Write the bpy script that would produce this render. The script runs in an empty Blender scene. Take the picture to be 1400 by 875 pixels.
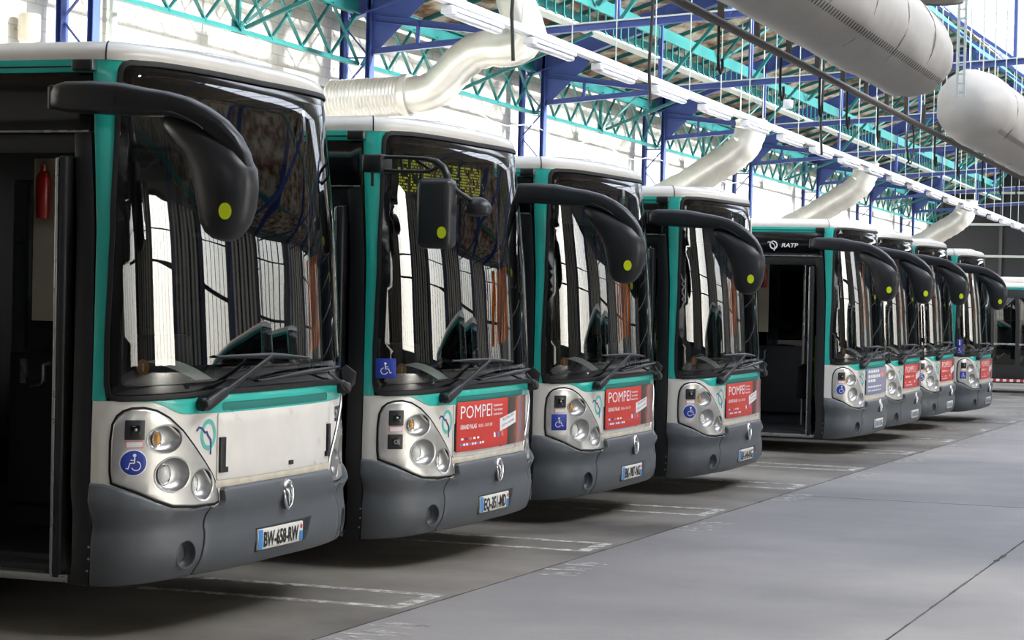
import bpy, bmesh, math, random
import numpy as np
from mathutils import Vector, Matrix, geometry
random.seed(7)
scene = bpy.context.scene
COL = scene.collection
R = math.radians

# ------------------------------------------------------------------ camera
CA, CP, CR = .3519, -.0048, .0261
rt = Vector((math.cos(CA), math.sin(CA), 0))
fw = Vector((-math.sin(CA)*math.cos(CP), math.cos(CA)*math.cos(CP), math.sin(CP)))
upv = rt.cross(fw)
r2 = rt*math.cos(CR)+upv*math.sin(CR)
u2 = -rt*math.sin(CR)+upv*math.cos(CR)
cam_d = bpy.data.cameras.new('camera'); cam = bpy.data.objects.new('camera', cam_d); COL.objects.link(cam)
m = Matrix.Identity(4)
for i in range(3):
    m[i][0] = r2[i]; m[i][1] = u2[i]; m[i][2] = -fw[i]
m[0][3], m[1][3], m[2][3] = 0, 0, 1.69
cam.matrix_world = m
cam_d.sensor_width = 36; cam_d.lens = 36*2993/1400; cam_d.clip_end = 600; cam_d.clip_start = .1
scene.camera = cam

# ------------------------------------------------------------------ sky, sun, exposure
SUN_EL, SUN_AZ = R(19), R(8)
world = bpy.data.worlds.new('sky'); scene.world = world; world.use_nodes = True
wn = world.node_tree; wn.nodes.clear()
wo = wn.nodes.new('ShaderNodeOutputWorld'); wb = wn.nodes.new('ShaderNodeBackground')
sk = wn.nodes.new('ShaderNodeTexSky'); sk.sky_type = 'NISHITA'; sk.sun_disc = False
sk.sun_elevation = R(35); sk.sun_rotation = R(90)-SUN_AZ; sk.air_density = 1.0; sk.dust_density = 3.0; sk.ozone_density = 1.0
hs = wn.nodes.new('ShaderNodeHueSaturation'); hs.inputs['Saturation'].default_value = .3
wn.links.new(sk.outputs[0], hs.inputs['Color']); wn.links.new(hs.outputs[0], wb.inputs[0]); wn.links.new(wb.outputs[0], wo.inputs[0])
wb.inputs[1].default_value = .55
sun_d = bpy.data.lights.new('sun', 'SUN'); sun = bpy.data.objects.new('sun', sun_d); COL.objects.link(sun)
sun_d.energy = 13; sun_d.angle = R(5); sun_d.color = (1, .95, .86)
sdir = Vector((math.cos(SUN_EL)*math.cos(SUN_AZ), math.cos(SUN_EL)*math.sin(SUN_AZ), math.sin(SUN_EL)))
sun.rotation_euler = sdir.to_track_quat('Z', 'Y').to_euler(); sun.location = (30, 0, 30)
scene.view_settings.view_transform = 'Standard'; scene.view_settings.look = 'None'
scene.view_settings.gamma = 1; scene.view_settings.use_curve_mapping = False
scene.view_settings.exposure = 0.74

# ------------------------------------------------------------------ materials
def srgb(r, g, b):
    f = lambda c: (c/255/12.92) if c/255 <= .04045 else ((c/255+.055)/1.055)**2.4
    return (f(r), f(g), f(b), 1)
M = {}
def pm(name, col, rough=.5, metal=0, var=.08, scale=5, bump=0, coat=0, emit=0, rvar=.08, bscale=None, spec=.5):
    mt = bpy.data.materials.new(name); mt.use_nodes = True
    nt = mt.node_tree; b = nt.nodes['Principled BSDF']
    tc = nt.nodes.new('ShaderNodeTexCoord')
    nz = nt.nodes.new('ShaderNodeTexNoise'); nz.inputs['Scale'].default_value = scale; nz.inputs['Detail'].default_value = 5
    nt.links.new(tc.outputs['Object'], nz.inputs['Vector'])
    mr = nt.nodes.new('ShaderNodeMapRange'); mr.inputs[1].default_value = .3; mr.inputs[2].default_value = .7
    mr.inputs[3].default_value = 1-var; mr.inputs[4].default_value = 1+var*.5
    nt.links.new(nz.outputs[0], mr.inputs[0])
    mx = nt.nodes.new('ShaderNodeMix'); mx.data_type = 'RGBA'; mx.blend_type = 'MULTIPLY'; mx.inputs[0].default_value = 1
    mx.inputs['A'].default_value = col; nt.links.new(mr.outputs[0], mx.inputs['B'])
    nt.links.new(mx.outputs['Result'], b.inputs['Base Color'])
    rr = nt.nodes.new('ShaderNodeMapRange'); rr.inputs[3].default_value = max(0, rough-rvar); rr.inputs[4].default_value = min(1, rough+rvar)
    nt.links.new(nz.outputs[0], rr.inputs[0]); nt.links.new(rr.outputs[0], b.inputs['Roughness'])
    b.inputs['Metallic'].default_value = metal; b.inputs['Coat Weight'].default_value = coat; b.inputs['Coat Roughness'].default_value = .08
    b.inputs['Specular IOR Level'].default_value = spec
    if bump:
        n2 = nt.nodes.new('ShaderNodeTexNoise'); n2.inputs['Scale'].default_value = bscale or scale*6; n2.inputs['Detail'].default_value = 4
        nt.links.new(tc.outputs['Object'], n2.inputs['Vector'])
        bp = nt.nodes.new('ShaderNodeBump'); bp.inputs['Strength'].default_value = bump; bp.inputs['Distance'].default_value = .02
        nt.links.new(n2.outputs[0], bp.inputs['Height']); nt.links.new(bp.outputs[0], b.inputs['Normal'])
    if emit:
        b.inputs['Emission Color'].default_value = col; b.inputs['Emission Strength'].default_value = emit
    M[name] = mt
    return mt
pm('white_paint', srgb(230, 226, 218), .3, coat=.4, var=.06)
pm('grey_paint', srgb(196, 198, 203), .35, coat=.3, var=.05)
pm('teal_paint', srgb(42, 188, 174), .3, coat=.4, var=.05)
pm('teal_dark', srgb(30, 120, 112), .5)
pm('beige_strip', srgb(206, 198, 180), .5, var=.15, scale=12)
pm('bumper_grey', srgb(82, 86, 90), .42, var=.1, scale=9, bump=.05, bscale=160)
pm('silver', srgb(200, 198, 194), .34, metal=.85, var=.04, scale=30)
pm('chrome', srgb(225, 225, 228), .08, metal=1, var=.02)
pm('lamp_cup', srgb(198, 198, 198), .34, metal=.85, var=.03)
pm('lens', srgb(225, 225, 220), .1, var=.1, scale=60, coat=1)
pm('amber_lens', srgb(214, 150, 60), .15, coat=1)
pm('black_gloss', srgb(16, 17, 19), .12, var=.1, coat=.5)
pm('black_plastic', srgb(30, 31, 34), .38, var=.12, scale=20, bump=.03, bscale=300)
pm('black_rubber', srgb(24, 24, 25), .55, var=.15, scale=15)
pm('seam_black', srgb(10, 10, 10), .8)
pm('mirror_black', srgb(36, 37, 41), .36, var=.1, scale=14, bump=.02, bscale=300)
pm('mirror_glass', srgb(220, 225, 230), .03, metal=1, var=.01)
pm('yellow_dot', srgb(222, 240, 20), .5, var=.03)
pm('sign_blue', srgb(24, 52, 150), .4, var=.04)
pm('sign_white', srgb(235, 235, 235), .45, var=.03)
pm('label_pink', srgb(232, 150, 150), .5, var=.03)
pm('logo_teal', srgb(96, 190, 178), .4, var=.04)
pm('logo_navy', srgb(58, 62, 130), .4, var=.04)
pm('plate_white', srgb(226, 224, 214), .35, var=.03)
pm('plate_blue', srgb(60, 135, 205), .35, var=.03)
pm('plate_black', srgb(14, 14, 14), .4)
pm('plate_red', srgb(205, 60, 70), .4)
pm('poster_red', srgb(206, 58, 46), .42, var=.05, scale=3)
pm('poster_grey', srgb(136, 138, 160), .42, var=.12, scale=4)
pm('poster_orange', srgb(222, 140, 120), .45, var=.05)
pm('paper', srgb(242, 246, 248), .6, var=.04)
pm('orange_badge', srgb(226, 150, 50), .5, var=.05)
pm('interior_grey', srgb(70, 72, 76), .6, var=.1)
pm('interior_dark', srgb(34, 35, 38), .6, var=.1)
pm('interior_beige', srgb(190, 180, 160), .6, var=.05)
pm('seat_fabric', srgb(40, 90, 95), .85, var=.3, scale=40)
pm('extinguisher_red', srgb(190, 30, 28), .35, coat=.4)
pm('steel', srgb(165, 166, 168), .28, metal=.9, var=.05)
pm('lime', srgb(120, 190, 40), .5)
pm('tyre', srgb(22, 22, 23), .8, var=.2, scale=20)
pm('led', srgb(196, 200, 50), .5, emit=.35)
pm('red_stripe', srgb(190, 50, 50), .5)
pm('galvanised', srgb(222, 220, 214), .34, metal=.55, var=.12, scale=3)
pm('fabric_duct', srgb(176, 173, 168), .75, var=.06, scale=2.5, bump=.5, bscale=3.5)
pm('duct_seam', srgb(140, 137, 133), .8)
pm('dark_eyelet', srgb(40, 38, 36), .7)
pm('blue_steel', srgb(70, 90, 160), .45, var=.12, scale=3)
pm('teal_steel', srgb(30, 112, 112), .45, var=.14, scale=3)
pm('pale_steel', srgb(190, 200, 196), .5, var=.1, scale=3)
pm('white_steel', srgb(222, 224, 230), .4, var=.05)
pm('diffuser', srgb(214, 216, 226), .25, var=.05, scale=20)
pm('brown_pipe', srgb(66, 58, 52), .5, var=.2, scale=8)
pm('cable', srgb(26, 26, 26), .5)
pm('beige_box', srgb(205, 198, 182), .5)
pm('end_wall_dark', srgb(26, 29, 36), .5, var=.3, scale=.4)
pm('orange_strip', srgb(250, 128, 20), .6, var=.15, scale=2)
pm('wall_grey', srgb(112, 112, 110), .8, var=.1, scale=1)

def glass(name, tint, ior, rough=.0):
    mt = bpy.data.materials.new(name); mt.use_nodes = True; nt = mt.node_tree; nt.nodes.clear()
    o = nt.nodes.new('ShaderNodeOutputMaterial'); mx = nt.nodes.new('ShaderNodeMixShader')
    t = nt.nodes.new('ShaderNodeBsdfTransparent'); t.inputs[0].default_value = tint
    g = nt.nodes.new('ShaderNodeBsdfGlossy'); g.inputs['Roughness'].default_value = rough; g.inputs[0].default_value = (1, 1, 1, 1)
    f = nt.nodes.new('ShaderNodeFresnel'); f.inputs[0].default_value = ior
    tc = nt.nodes.new('ShaderNodeTexCoord'); nz = nt.nodes.new('ShaderNodeTexNoise'); nz.inputs['Scale'].default_value = 1.6; nz.inputs['Detail'].default_value = 1
    bp = nt.nodes.new('ShaderNodeBump'); bp.inputs['Strength'].default_value = .06; bp.inputs['Distance'].default_value = .03
    nt.links.new(tc.outputs['Object'], nz.inputs['Vector']); nt.links.new(nz.outputs[0], bp.inputs['Height']); nt.links.new(bp.outputs[0], g.inputs['Normal'])
    nt.links.new(f.outputs[0], mx.inputs[0]); nt.links.new(t.outputs[0], mx.inputs[1]); nt.links.new(g.outputs[0], mx.inputs[2]); nt.links.new(mx.outputs[0], o.inputs[0])
    M[name] = mt
glass('windscreen_glass', (.72, .76, .74, 1), 2.0)
glass('side_glass', (.14, .16, .16, 1), 1.6)
glass('door_glass', (.3, .33, .33, 1), 1.5)
glass('hall_glass', (.93, .96, 1, 1), 1.45)
glass('dimmed_glass', (.6, .61, .60, 1), 1.45)  # darker tint dims the right windows and their reflections in the windscreens

def nodes_mat(name):
    mt = bpy.data.materials.new(name); mt.use_nodes = True; M[name] = mt
    return mt, mt.node_tree, mt.node_tree.nodes['Principled BSDF']
def brick_wall_mat():
    mt, nt, b = nodes_mat('white_brick')
    tc = nt.nodes.new('ShaderNodeTexCoord'); mp = nt.nodes.new('ShaderNodeMapping'); mp.inputs['Rotation'].default_value = (R(90), 0, R(90))
    br = nt.nodes.new('ShaderNodeTexBrick'); br.inputs['Scale'].default_value = 1; br.inputs['Brick Width'].default_value = .44; br.inputs['Row Height'].default_value = .2
    br.inputs['Mortar Size'].default_value = .012; br.inputs['Color1'].default_value = srgb(236, 234, 226); br.inputs['Color2'].default_value = srgb(226, 223, 214); br.inputs['Mortar'].default_value = srgb(206, 203, 195)
    sp = nt.nodes.new('ShaderNodeSeparateXYZ'); cb = nt.nodes.new('ShaderNodeCombineXYZ')
    nt.links.new(tc.outputs['Object'], sp.inputs[0]); nt.links.new(sp.outputs['Y'], cb.inputs['X']); nt.links.new(sp.outputs['Z'], cb.inputs['Y'])
    nt.links.new(cb.outputs[0], br.inputs['Vector'])
    nz = nt.nodes.new('ShaderNodeTexNoise'); nz.inputs['Scale'].default_value = .5; nz.inputs['Detail'].default_value = 6
    nt.links.new(tc.outputs['Object'], nz.inputs['Vector'])
    mr = nt.nodes.new('ShaderNodeMapRange'); mr.inputs[1].default_value = .35; mr.inputs[2].default_value = .7; mr.inputs[3].default_value = 1; mr.inputs[4].default_value = .82
    nt.links.new(nz.outputs[0], mr.inputs[0])
    mx = nt.nodes.new('ShaderNodeMix'); mx.data_type = 'RGBA'; mx.blend_type = 'MULTIPLY'; mx.inputs[0].default_value = 1
    nt.links.new(br.outputs[0], mx.inputs['A']); nt.links.new(mr.outputs[0], mx.inputs['B']); nt.links.new(mx.outputs['Result'], b.inputs['Base Color'])
    bp = nt.nodes.new('ShaderNodeBump'); bp.inputs['Strength'].default_value = .4; bp.inputs['Distance'].default_value = .01; bp.invert = True
    nt.links.new(br.outputs['Fac'], bp.inputs['Height']); nt.links.new(bp.outputs[0], b.inputs['Normal']); b.inputs['Roughness'].default_value = .75
brick_wall_mat()
def mottled(name, c1, c2, c3, scale, rough, fine=60, bump=.15, stretch=(1, 1, 1), lo=.35, hi=.65):
    mt, nt, b = nodes_mat(name)
    tc = nt.nodes.new('ShaderNodeTexCoord'); mp = nt.nodes.new('ShaderNodeMapping'); mp.inputs['Scale'].default_value = stretch
    nt.links.new(tc.outputs['Object'], mp.inputs[0])
    n1 = nt.nodes.new('ShaderNodeTexNoise'); n1.inputs['Scale'].default_value = scale; n1.inputs['Detail'].default_value = 8; n1.inputs['Roughness'].default_value = .6
    nt.links.new(mp.outputs[0], n1.inputs['Vector'])
    cr = nt.nodes.new('ShaderNodeValToRGB'); e = cr.color_ramp.elements
    e[0].position = lo; e[0].color = c1; e[1].position = hi; e[1].color = c3; k = e.new((lo+hi)/2); k.color = c2
    nt.links.new(n1.outputs[0], cr.inputs[0])
    n2 = nt.nodes.new('ShaderNodeTexNoise'); n2.inputs['Scale'].default_value = fine; n2.inputs['Detail'].default_value = 3
    nt.links.new(tc.outputs['Object'], n2.inputs['Vector'])
    mr = nt.nodes.new('ShaderNodeMapRange'); mr.inputs[3].default_value = .86; mr.inputs[4].default_value = 1.1
    nt.links.new(n2.outputs[0], mr.inputs[0])
    mx = nt.nodes.new('ShaderNodeMix'); mx.data_type = 'RGBA'; mx.blend_type = 'MULTIPLY'; mx.inputs[0].default_value = 1
    nt.links.new(cr.outputs[0], mx.inputs['A']); nt.links.new(mr.outputs[0], mx.inputs['B']); nt.links.new(mx.outputs['Result'], b.inputs['Base Color'])
    bp = nt.nodes.new('ShaderNodeBump'); bp.inputs['Strength'].default_value = bump; bp.inputs['Distance'].default_value = .004
    nt.links.new(n2.outputs[0], bp.inputs['Height']); nt.links.new(bp.outputs[0], b.inputs['Normal'])
    b.inputs['Roughness'].default_value = rough
mottled('lane_concrete', srgb(108, 106, 107), srgb(123, 120, 120), srgb(138, 134, 132), .35, .62)
mottled('bay_concrete', srgb(70, 66, 61), srgb(110, 105, 98), srgb(132, 127, 119), .5, .6)
mottled('joint_dirt', srgb(48, 46, 44), srgb(64, 60, 56), srgb(92, 86, 78), 3, .9)
mottled('roof_boards', srgb(112, 70, 48), srgb(172, 150, 126), srgb(216, 208, 196), 2.2, .85, fine=20, stretch=(1, .35, 1), lo=.38, hi=.58)
def worn_paint():
    mt = bpy.data.materials.new('worn_line'); mt.use_nodes = True; M['worn_line'] = mt; nt = mt.node_tree; b = nt.nodes['Principled BSDF']
    b.inputs['Base Color'].default_value = srgb(200, 198, 192); b.inputs['Roughness'].default_value = .6
    tc = nt.nodes.new('ShaderNodeTexCoord'); nz = nt.nodes.new('ShaderNodeTexNoise'); nz.inputs['Scale'].default_value = 9; nz.inputs['Detail'].default_value = 8; nz.inputs['Roughness'].default_value = .7
    nt.links.new(tc.outputs['Object'], nz.inputs['Vector'])
    mr = nt.nodes.new('ShaderNodeMapRange'); mr.inputs[1].default_value = .42; mr.inputs[2].default_value = .55; mr.inputs[3].default_value = .95; mr.inputs[4].default_value = .3
    nt.links.new(nz.outputs[0], mr.inputs[0]); nt.links.new(mr.outputs[0], b.inputs['Alpha'])
worn_paint()
def poster_pic():
    mt, nt, b = nodes_mat('poster_picture')
    tc = nt.nodes.new('ShaderNodeTexCoord'); sp = nt.nodes.new('ShaderNodeSeparateXYZ'); nt.links.new(tc.outputs['Object'], sp.inputs[0])
    nz = nt.nodes.new('ShaderNodeTexNoise'); nz.inputs['Scale'].default_value = 14; nt.links.new(tc.outputs['Object'], nz.inputs['Vector'])
    ad = nt.nodes.new('ShaderNodeMath'); ad.operation = 'MULTIPLY_ADD'; ad.inputs[1].default_value = .12; nt.links.new(nz.outputs[0], ad.inputs[0]); nt.links.new(sp.outputs['Y'], ad.inputs[2])
    cr = nt.nodes.new('ShaderNodeValToRGB'); nt.links.new(ad.outputs[0], cr.inputs[0]); e = cr.color_ramp.elements
    e[0].position = .30; e[0].color = srgb(62, 54, 50); e[1].position = .72; e[1].color = srgb(70, 70, 78)
    for p, c in ((.42, srgb(88, 70, 60)), (.49, srgb(190, 96, 60)), (.55, srgb(120, 120, 140)), (.6, srgb(150, 90, 70))):
        k = e.new(p); k.color = c
    nt.links.new(cr.outputs[0], b.inputs['Base Color']); b.inputs['Roughness'].default_value = .45
poster_pic()

# ------------------------------------------------------------------ mesh helpers
def link(o, parent=None, keep=False):
    COL.objects.link(o)
    if parent is not None:
        o.parent = parent
        if keep: o.matrix_parent_inverse = parent.matrix_basis.inverted()
    return o
def mk(name, verts, faces, mat, parent=None, smooth=True, angle=35, keep=False, recalc=True):
    me = bpy.data.meshes.new(name); me.from_pydata([tuple(v) for v in verts], [], faces)
    if recalc:
        bm = bmesh.new(); bm.from_mesh(me); bmesh.ops.recalc_face_normals(bm, faces=bm.faces); bm.to_mesh(me); bm.free()
    if smooth:
        me.shade_smooth(); me.set_sharp_from_angle(angle=R(angle))
    me.materials.append(M[mat] if isinstance(mat, str) else mat)
    return link(bpy.data.objects.new(name, me), parent, keep)
def tag(o, label, cat, group=None, kind=None):
    if label: o['label'] = label
    if cat: o['category'] = cat
    if group: o['group'] = group
    if kind: o['kind'] = kind
    return o
def empty(name, loc=(0, 0, 0)):
    o = bpy.data.objects.new(name, None); o.empty_display_size = .3; o.location = loc; COL.objects.link(o)
    return o
def bx(name, xr, yr, zr, mat, parent=None, bevel=0, seg=2, keep=False, off=(0, 0, 0)):
    bm = bmesh.new(); bmesh.ops.create_cube(bm, size=1)
    for v in bm.verts:
        v.co = Vector((xr[0]+(v.co.x+.5)*(xr[1]-xr[0])-off[0], yr[0]+(v.co.y+.5)*(yr[1]-yr[0])-off[1], zr[0]+(v.co.z+.5)*(zr[1]-zr[0])-off[2]))
    if bevel: bmesh.ops.bevel(bm, geom=bm.edges[:], offset=bevel, segments=seg, affect='EDGES', profile=.5)
    me = bpy.data.meshes.new(name); bm.to_mesh(me); bm.free()
    if bevel: me.shade_smooth(); me.set_sharp_from_angle(angle=R(50))
    me.materials.append(M[mat])
    o = bpy.data.objects.new(name, me); o.location = off
    return link(o, parent, keep)
def loft(name, secs, mat, parent=None, n=14, p=2.0, caps=True, keep=False, angle=50):
    """secs: (center, a, b) half axes vectors; superellipse exponent p"""
    V = []; F = []
    for c, a, b in secs:
        c, a, b = Vector(c), Vector(a), Vector(b)
        for i in range(n):
            t = 2*math.pi*i/n; ct, st = math.cos(t), math.sin(t)
            V.append(c+a*math.copysign(abs(ct)**(2/p), ct)+b*math.copysign(abs(st)**(2/p), st))
    for k in range(len(secs)-1):
        for i in range(n):
            j = (i+1) % n
            F.append((k*n+i, k*n+j, (k+1)*n+j, (k+1)*n+i))
    if caps:
        F.append(tuple(range(n-1, -1, -1))); F.append(tuple(range((len(secs)-1)*n, len(secs)*n)))
    return mk(name, V, F, mat, parent, keep=keep, angle=angle)
def tube(name, pts, rad, mat, parent=None, n=8, keep=False, closed=False, angle=60):
    pts = [Vector(q) for q in pts]; N = len(pts)
    rads = rad if isinstance(rad, (list, tuple)) else [rad]*N
    V = []; F = []; prev = None
    for i, q in enumerate(pts):
        t = (pts[(i+1) % N]-pts[i-1]) if closed else (pts[min(i+1, N-1)]-pts[max(i-1, 0)])
        t.normalize()
        if prev is None:
            h = Vector((0, 0, 1)) if abs(t.z) < .9 else Vector((1, 0, 0))
            prev = t.cross(h).normalized()
        a = (prev-t*prev.dot(t)).normalized(); prev = a; b = t.cross(a)
        for k in range(n):
            w = 2*math.pi*k/n; V.append(q+(a*math.cos(w)+b*math.sin(w))*rads[i])
    for i in range(N if closed else N-1):
        for k in range(n):
            j = (k+1) % n; i2 = (i+1) % N
            F.append((i*n+k, i*n+j, i2*n+j, i2*n+k))
    if not closed:
        F.append(tuple(range(n-1, -1, -1))); F.append(tuple(range((N-1)*n, N*n)))
    return mk(name, V, F, mat, parent, keep=keep, angle=angle)
def lathe(name, prof, mat, parent=None, n=24, axis='Y', loc=(0, 0, 0), keep=False):
    """prof: (radius, offset along axis)"""
    V = []; F = []
    for r, h in prof:
        for k in range(n):
            t = 2*math.pi*k/n; a, b = r*math.cos(t), r*math.sin(t)
            V.append({'Y': (a, h, b), 'Z': (a, b, h), 'X': (h, a, b)}[axis])
    for i in range(len(prof)-1):
        for k in range(n):
            j = (k+1) % n; F.append((i*n+k, i*n+j, (i+1)*n+j, (i+1)*n+k))
    o = mk(name, V, F, mat, parent, keep=keep, angle=40); o.location = loc
    return o
UNIT = {}
def beam(name, p0, p1, w, h, mat, parent=None, prof='box', up=(0, 0, 1)):
    key = (mat, prof)
    if key not in UNIT:
        me = bpy.data.meshes.new(prof+'_'+mat)
        if prof == 'box': ol = [(-.5, -.5), (.5, -.5), (.5, .5), (-.5, .5)]
        elif prof == 'I': ol = [(-.5, -.5), (.5, -.5), (.5, -.42), (.06, -.42), (.06, .42), (.5, .42), (.5, .5), (-.5, .5), (-.5, .42), (-.06, .42), (-.06, -.42), (-.5, -.42)]
        elif prof == 'L': ol = [(-.5, -.5), (.5, -.5), (.5, -.38), (-.38, -.38), (-.38, .5), (-.5, .5)]
        else: ol = [(.5*math.cos(2*math.pi*i/8), .5*math.sin(2*math.pi*i/8)) for i in range(8)]
        n = len(ol); V = [(a, b, 0) for a, b in ol]+[(a, b, 1) for a, b in ol]
        F = [(i, (i+1) % n, n+(i+1) % n, n+i) for i in range(n)]+[tuple(range(n-1, -1, -1)), tuple(range(n, 2*n))]
        me.from_pydata(V, [], F)
        if prof == 'rod': me.shade_smooth(); me.set_sharp_from_angle(angle=R(60))
        me.materials.append(M[mat]); UNIT[key] = me
    p0, p1 = Vector(p0), Vector(p1); d = p1-p0; L = d.length; zc = d/L
    u = Vector(up)
    if abs(u.dot(zc)) > .98: u = Vector((1, 0, 0))
    xc = u.cross(zc).normalized(); yc = zc.cross(xc)
    mt = Matrix(((xc.x*w, yc.x*h, zc.x*L, p0.x), (xc.y*w, yc.y*h, zc.y*L, p0.y), (xc.z*w, yc.z*h, zc.z*L, p0.z), (0, 0, 0, 1)))
    o = bpy.data.objects.new(name, UNIT[key]); o.matrix_basis = mt
    return link(o, parent, keep=True) if parent else link(o)
def copy_tree(o, parent=None):
    c = o.copy(); COL.objects.link(c)
    if parent is not None: c.parent = parent; c.matrix_parent_inverse = o.matrix_parent_inverse.copy()
    for ch in o.children: copy_tree(ch, c)
    return c

# ------------------------------------------------------------------ bus skin
NN, MM, W0 = 2.5, 3.0, 1.262
ph = np.linspace(0, math.pi/2, 500)
QX = -(1-np.cos(ph)**(2/MM)); QX[-1] = -1.0; QY = W0*np.sin(ph)**(2/NN)
QS = np.concatenate([[0], np.cumsum(np.hypot(np.diff(QX*.5), np.diff(QY)))]); S90 = float(QS[-1])
def fW(z): return float(np.interp(z, [0, .9, 1.2, 2.8, 3], [1.272, 1.27, 1.26, 1.212, 1.205]))/W0
def fX(z): return float(np.interp(z, [0, .25, .35, .6, .66, 1.2, 2.0, 2.8, 3], [-.03, 0, .015, .015, 0, 0, -.05, -.15, -.18]))
def fD(z): return float(np.interp(z, [0, 1.2, 2.0, 2.8, 3], [.5, .5, .46, .41, .4]))
def plan(s, z):
    q = abs(s); sg = 1 if s >= 0 else -1
    if q <= S90: x = float(np.interp(q, QS, QX))*fD(z)+fX(z); y = float(np.interp(q, QS, QY))
    else: x = -fD(z)+fX(z)-(q-S90)*(1.0); y = W0
    return x, sg*y*fW(z)
def skin(s, z, off=0):
    x, y = plan(s, z); x1, y1 = plan(s-.006, z); x2, y2 = plan(s+.006, z)
    tx, ty = x2-x1, y2-y1; l = math.hypot(tx, ty)
    return Vector((x+ty/l*off, y-tx/l*off, z))
def s_x(x): return S90+(-.5-x)          # arclength on the side for a (mid-height) x
def rrect(a0, b0, a1, b1, r, n=4):
    r = min(r, abs(a1-a0)/2*.99, abs(b1-b0)/2*.99); P = []
    for cx, cy, t0 in ((a1-r, b1-r, 0), (a0+r, b1-r, 90), (a0+r, b0+r, 180), (a1-r, b0+r, 270)):
        for k in range(n+1):
            t = R(t0+90*k/n); P.append((cx+r*math.cos(t), cy+r*math.sin(t)))
    return P
def ell(cx, cy, rx, ry, n=28): return [(cx+rx*math.cos(2*math.pi*k/n), cy+ry*math.sin(2*math.pi*k/n)) for k in range(n)]
def mir(P): return [(-a, b) for a, b in P]
def ccw(P):
    A = sum(P[i-1][0]*P[i][1]-P[i][0]*P[i-1][1] for i in range(len(P)))
    return P if A > 0 else P[::-1]
def resample(P, st):
    Q = []
    for i in range(len(P)):
        a, b = P[i], P[(i+1) % len(P)]; k = max(1, int(math.ceil(math.hypot(b[0]-a[0], b[1]-a[1])/st)))
        for j in range(k): Q.append((a[0]+(b[0]-a[0])*j/k, a[1]+(b[1]-a[1])*j/k))
    return Q
def smoothp(P, it=2):
    for _ in range(it):
        Q = []
        for i in range(len(P)):
            a, b = P[i], P[(i+1) % len(P)]
            Q += [(a[0]*.75+b[0]*.25, a[1]*.75+b[1]*.25), (a[0]*.25+b[0]*.75, a[1]*.25+b[1]*.75)]
        P = Q
    return P
def inset(P, r):
    Q = []; n = len(P)
    for i in range(n):
        a, b, c = P[i-1], P[i], P[(i+1) % n]
        e1 = (b[0]-a[0], b[1]-a[1]); e2 = (c[0]-b[0], c[1]-b[1]); l1 = math.hypot(*e1) or 1e-9; l2 = math.hypot(*e2) or 1e-9
        nx = -e1[1]/l1-e2[1]/l2; ny = e1[0]/l1+e2[0]/l2; l = math.hypot(nx, ny) or 1e-9
        k = r/max(.5, l/2); Q.append((b[0]+nx/l*k, b[1]+ny/l*k))
    return Q
def inside(x, y, P):
    c = False; j = len(P)-1
    for i in range(len(P)):
        if (P[i][1] > y) != (P[j][1] > y) and x < (P[j][0]-P[i][0])*(y-P[i][1])/(P[j][1]-P[i][1])+P[i][0]: c = not c
        j = i
    return c
def tri(outer, holes, st):
    pts = []; ed = []
    for lp in [outer]+list(holes):
        b = len(pts); pts += lp; ed += [(b+i, b+(i+1) % len(lp)) for i in range(len(lp))]
    a0 = min(p[0] for p in outer); a1 = max(p[0] for p in outer); b0 = min(p[1] for p in outer); b1 = max(p[1] for p in outer)
    na, nb = int((a1-a0)/st), int((b1-b0)/(st*1.5))
    if na*nb < 6000:
        for i in range(1, na+1):
            for j in range(1, nb+1):
                x, y = a0+(a1-a0)*i/(na+1), b0+(b1-b0)*j/(nb+1)
                if inside(x, y, outer) and not any(inside(x, y, h) for h in holes): pts.append((x, y))
    v, e, f, ov, oe, of = geometry.delaunay_2d_cdt([Vector(p) for p in pts], ed, [], 0, 1e-7, True)
    out = []
    for t in f:
        cx = sum(v[k][0] for k in t)/3; cy = sum(v[k][1] for k in t)/3
        if inside(cx, cy, outer) and not any(inside(cx, cy, h) for h in holes): out.append(tuple(t))
    return [(p[0], p[1]) for p in v], out
def patch(name, outer, mat, parent, h=.004, t=.012, r=.003, holes=(), st=.05, prof=None, mapf=skin, angle=40):
    """a slab lying on the bus skin: outline in (s, z), raised by h, rounded by r, t deep"""
    outer = resample(ccw(outer), st); holes = [resample(ccw(q), st) for q in holes]
    inn = inset(outer, r)
    v, f = tri(inn, holes, st)
    pf = prof or (lambda s, z: 0)
    V = [mapf(a, b, h+pf(a, b)) for a, b in v]; F = list(f)
    def ring(lp, o): 
        b = len(V); V.extend(mapf(a, c, o+pf(a, c)) for a, c in lp); return list(range(b, b+len(lp)))
    def strip(A, B):
        n = len(A)
        for i in range(n): F.append((A[i], A[(i+1) % n], B[(i+1) % n], B[i]))
    r0 = ring(inn, h); r1 = ring(inset(outer, r*.3), h-r*.3); r2_ = ring(outer, h-r); r3 = ring(outer, -t)
    strip(r0, r1); strip(r1, r2_); strip(r2_, r3)
    for q in holes:
        a = ring(q, h); b = ring(q, -t); strip(a, b)
    me = bpy.data.meshes.new(name); me.from_pydata(V, [], F)
    bm = bmesh.new(); bm.from_mesh(me); bmesh.ops.remove_doubles(bm, verts=bm.verts, dist=1e-5)
    bmesh.ops.recalc_face_normals(bm, faces=bm.faces); bm.to_mesh(me); bm.free()
    me.shade_smooth(); me.set_sharp_from_angle(angle=R(angle)); me.materials.append(M[mat])
    return link(bpy.data.objects.new(name, me), parent)
def flat(name, v2, f, mat, parent, off, mapf=skin):
    return mk(name, [mapf(a, b, off) for a, b in v2], f, mat, parent, smooth=False, recalc=False)
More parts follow.
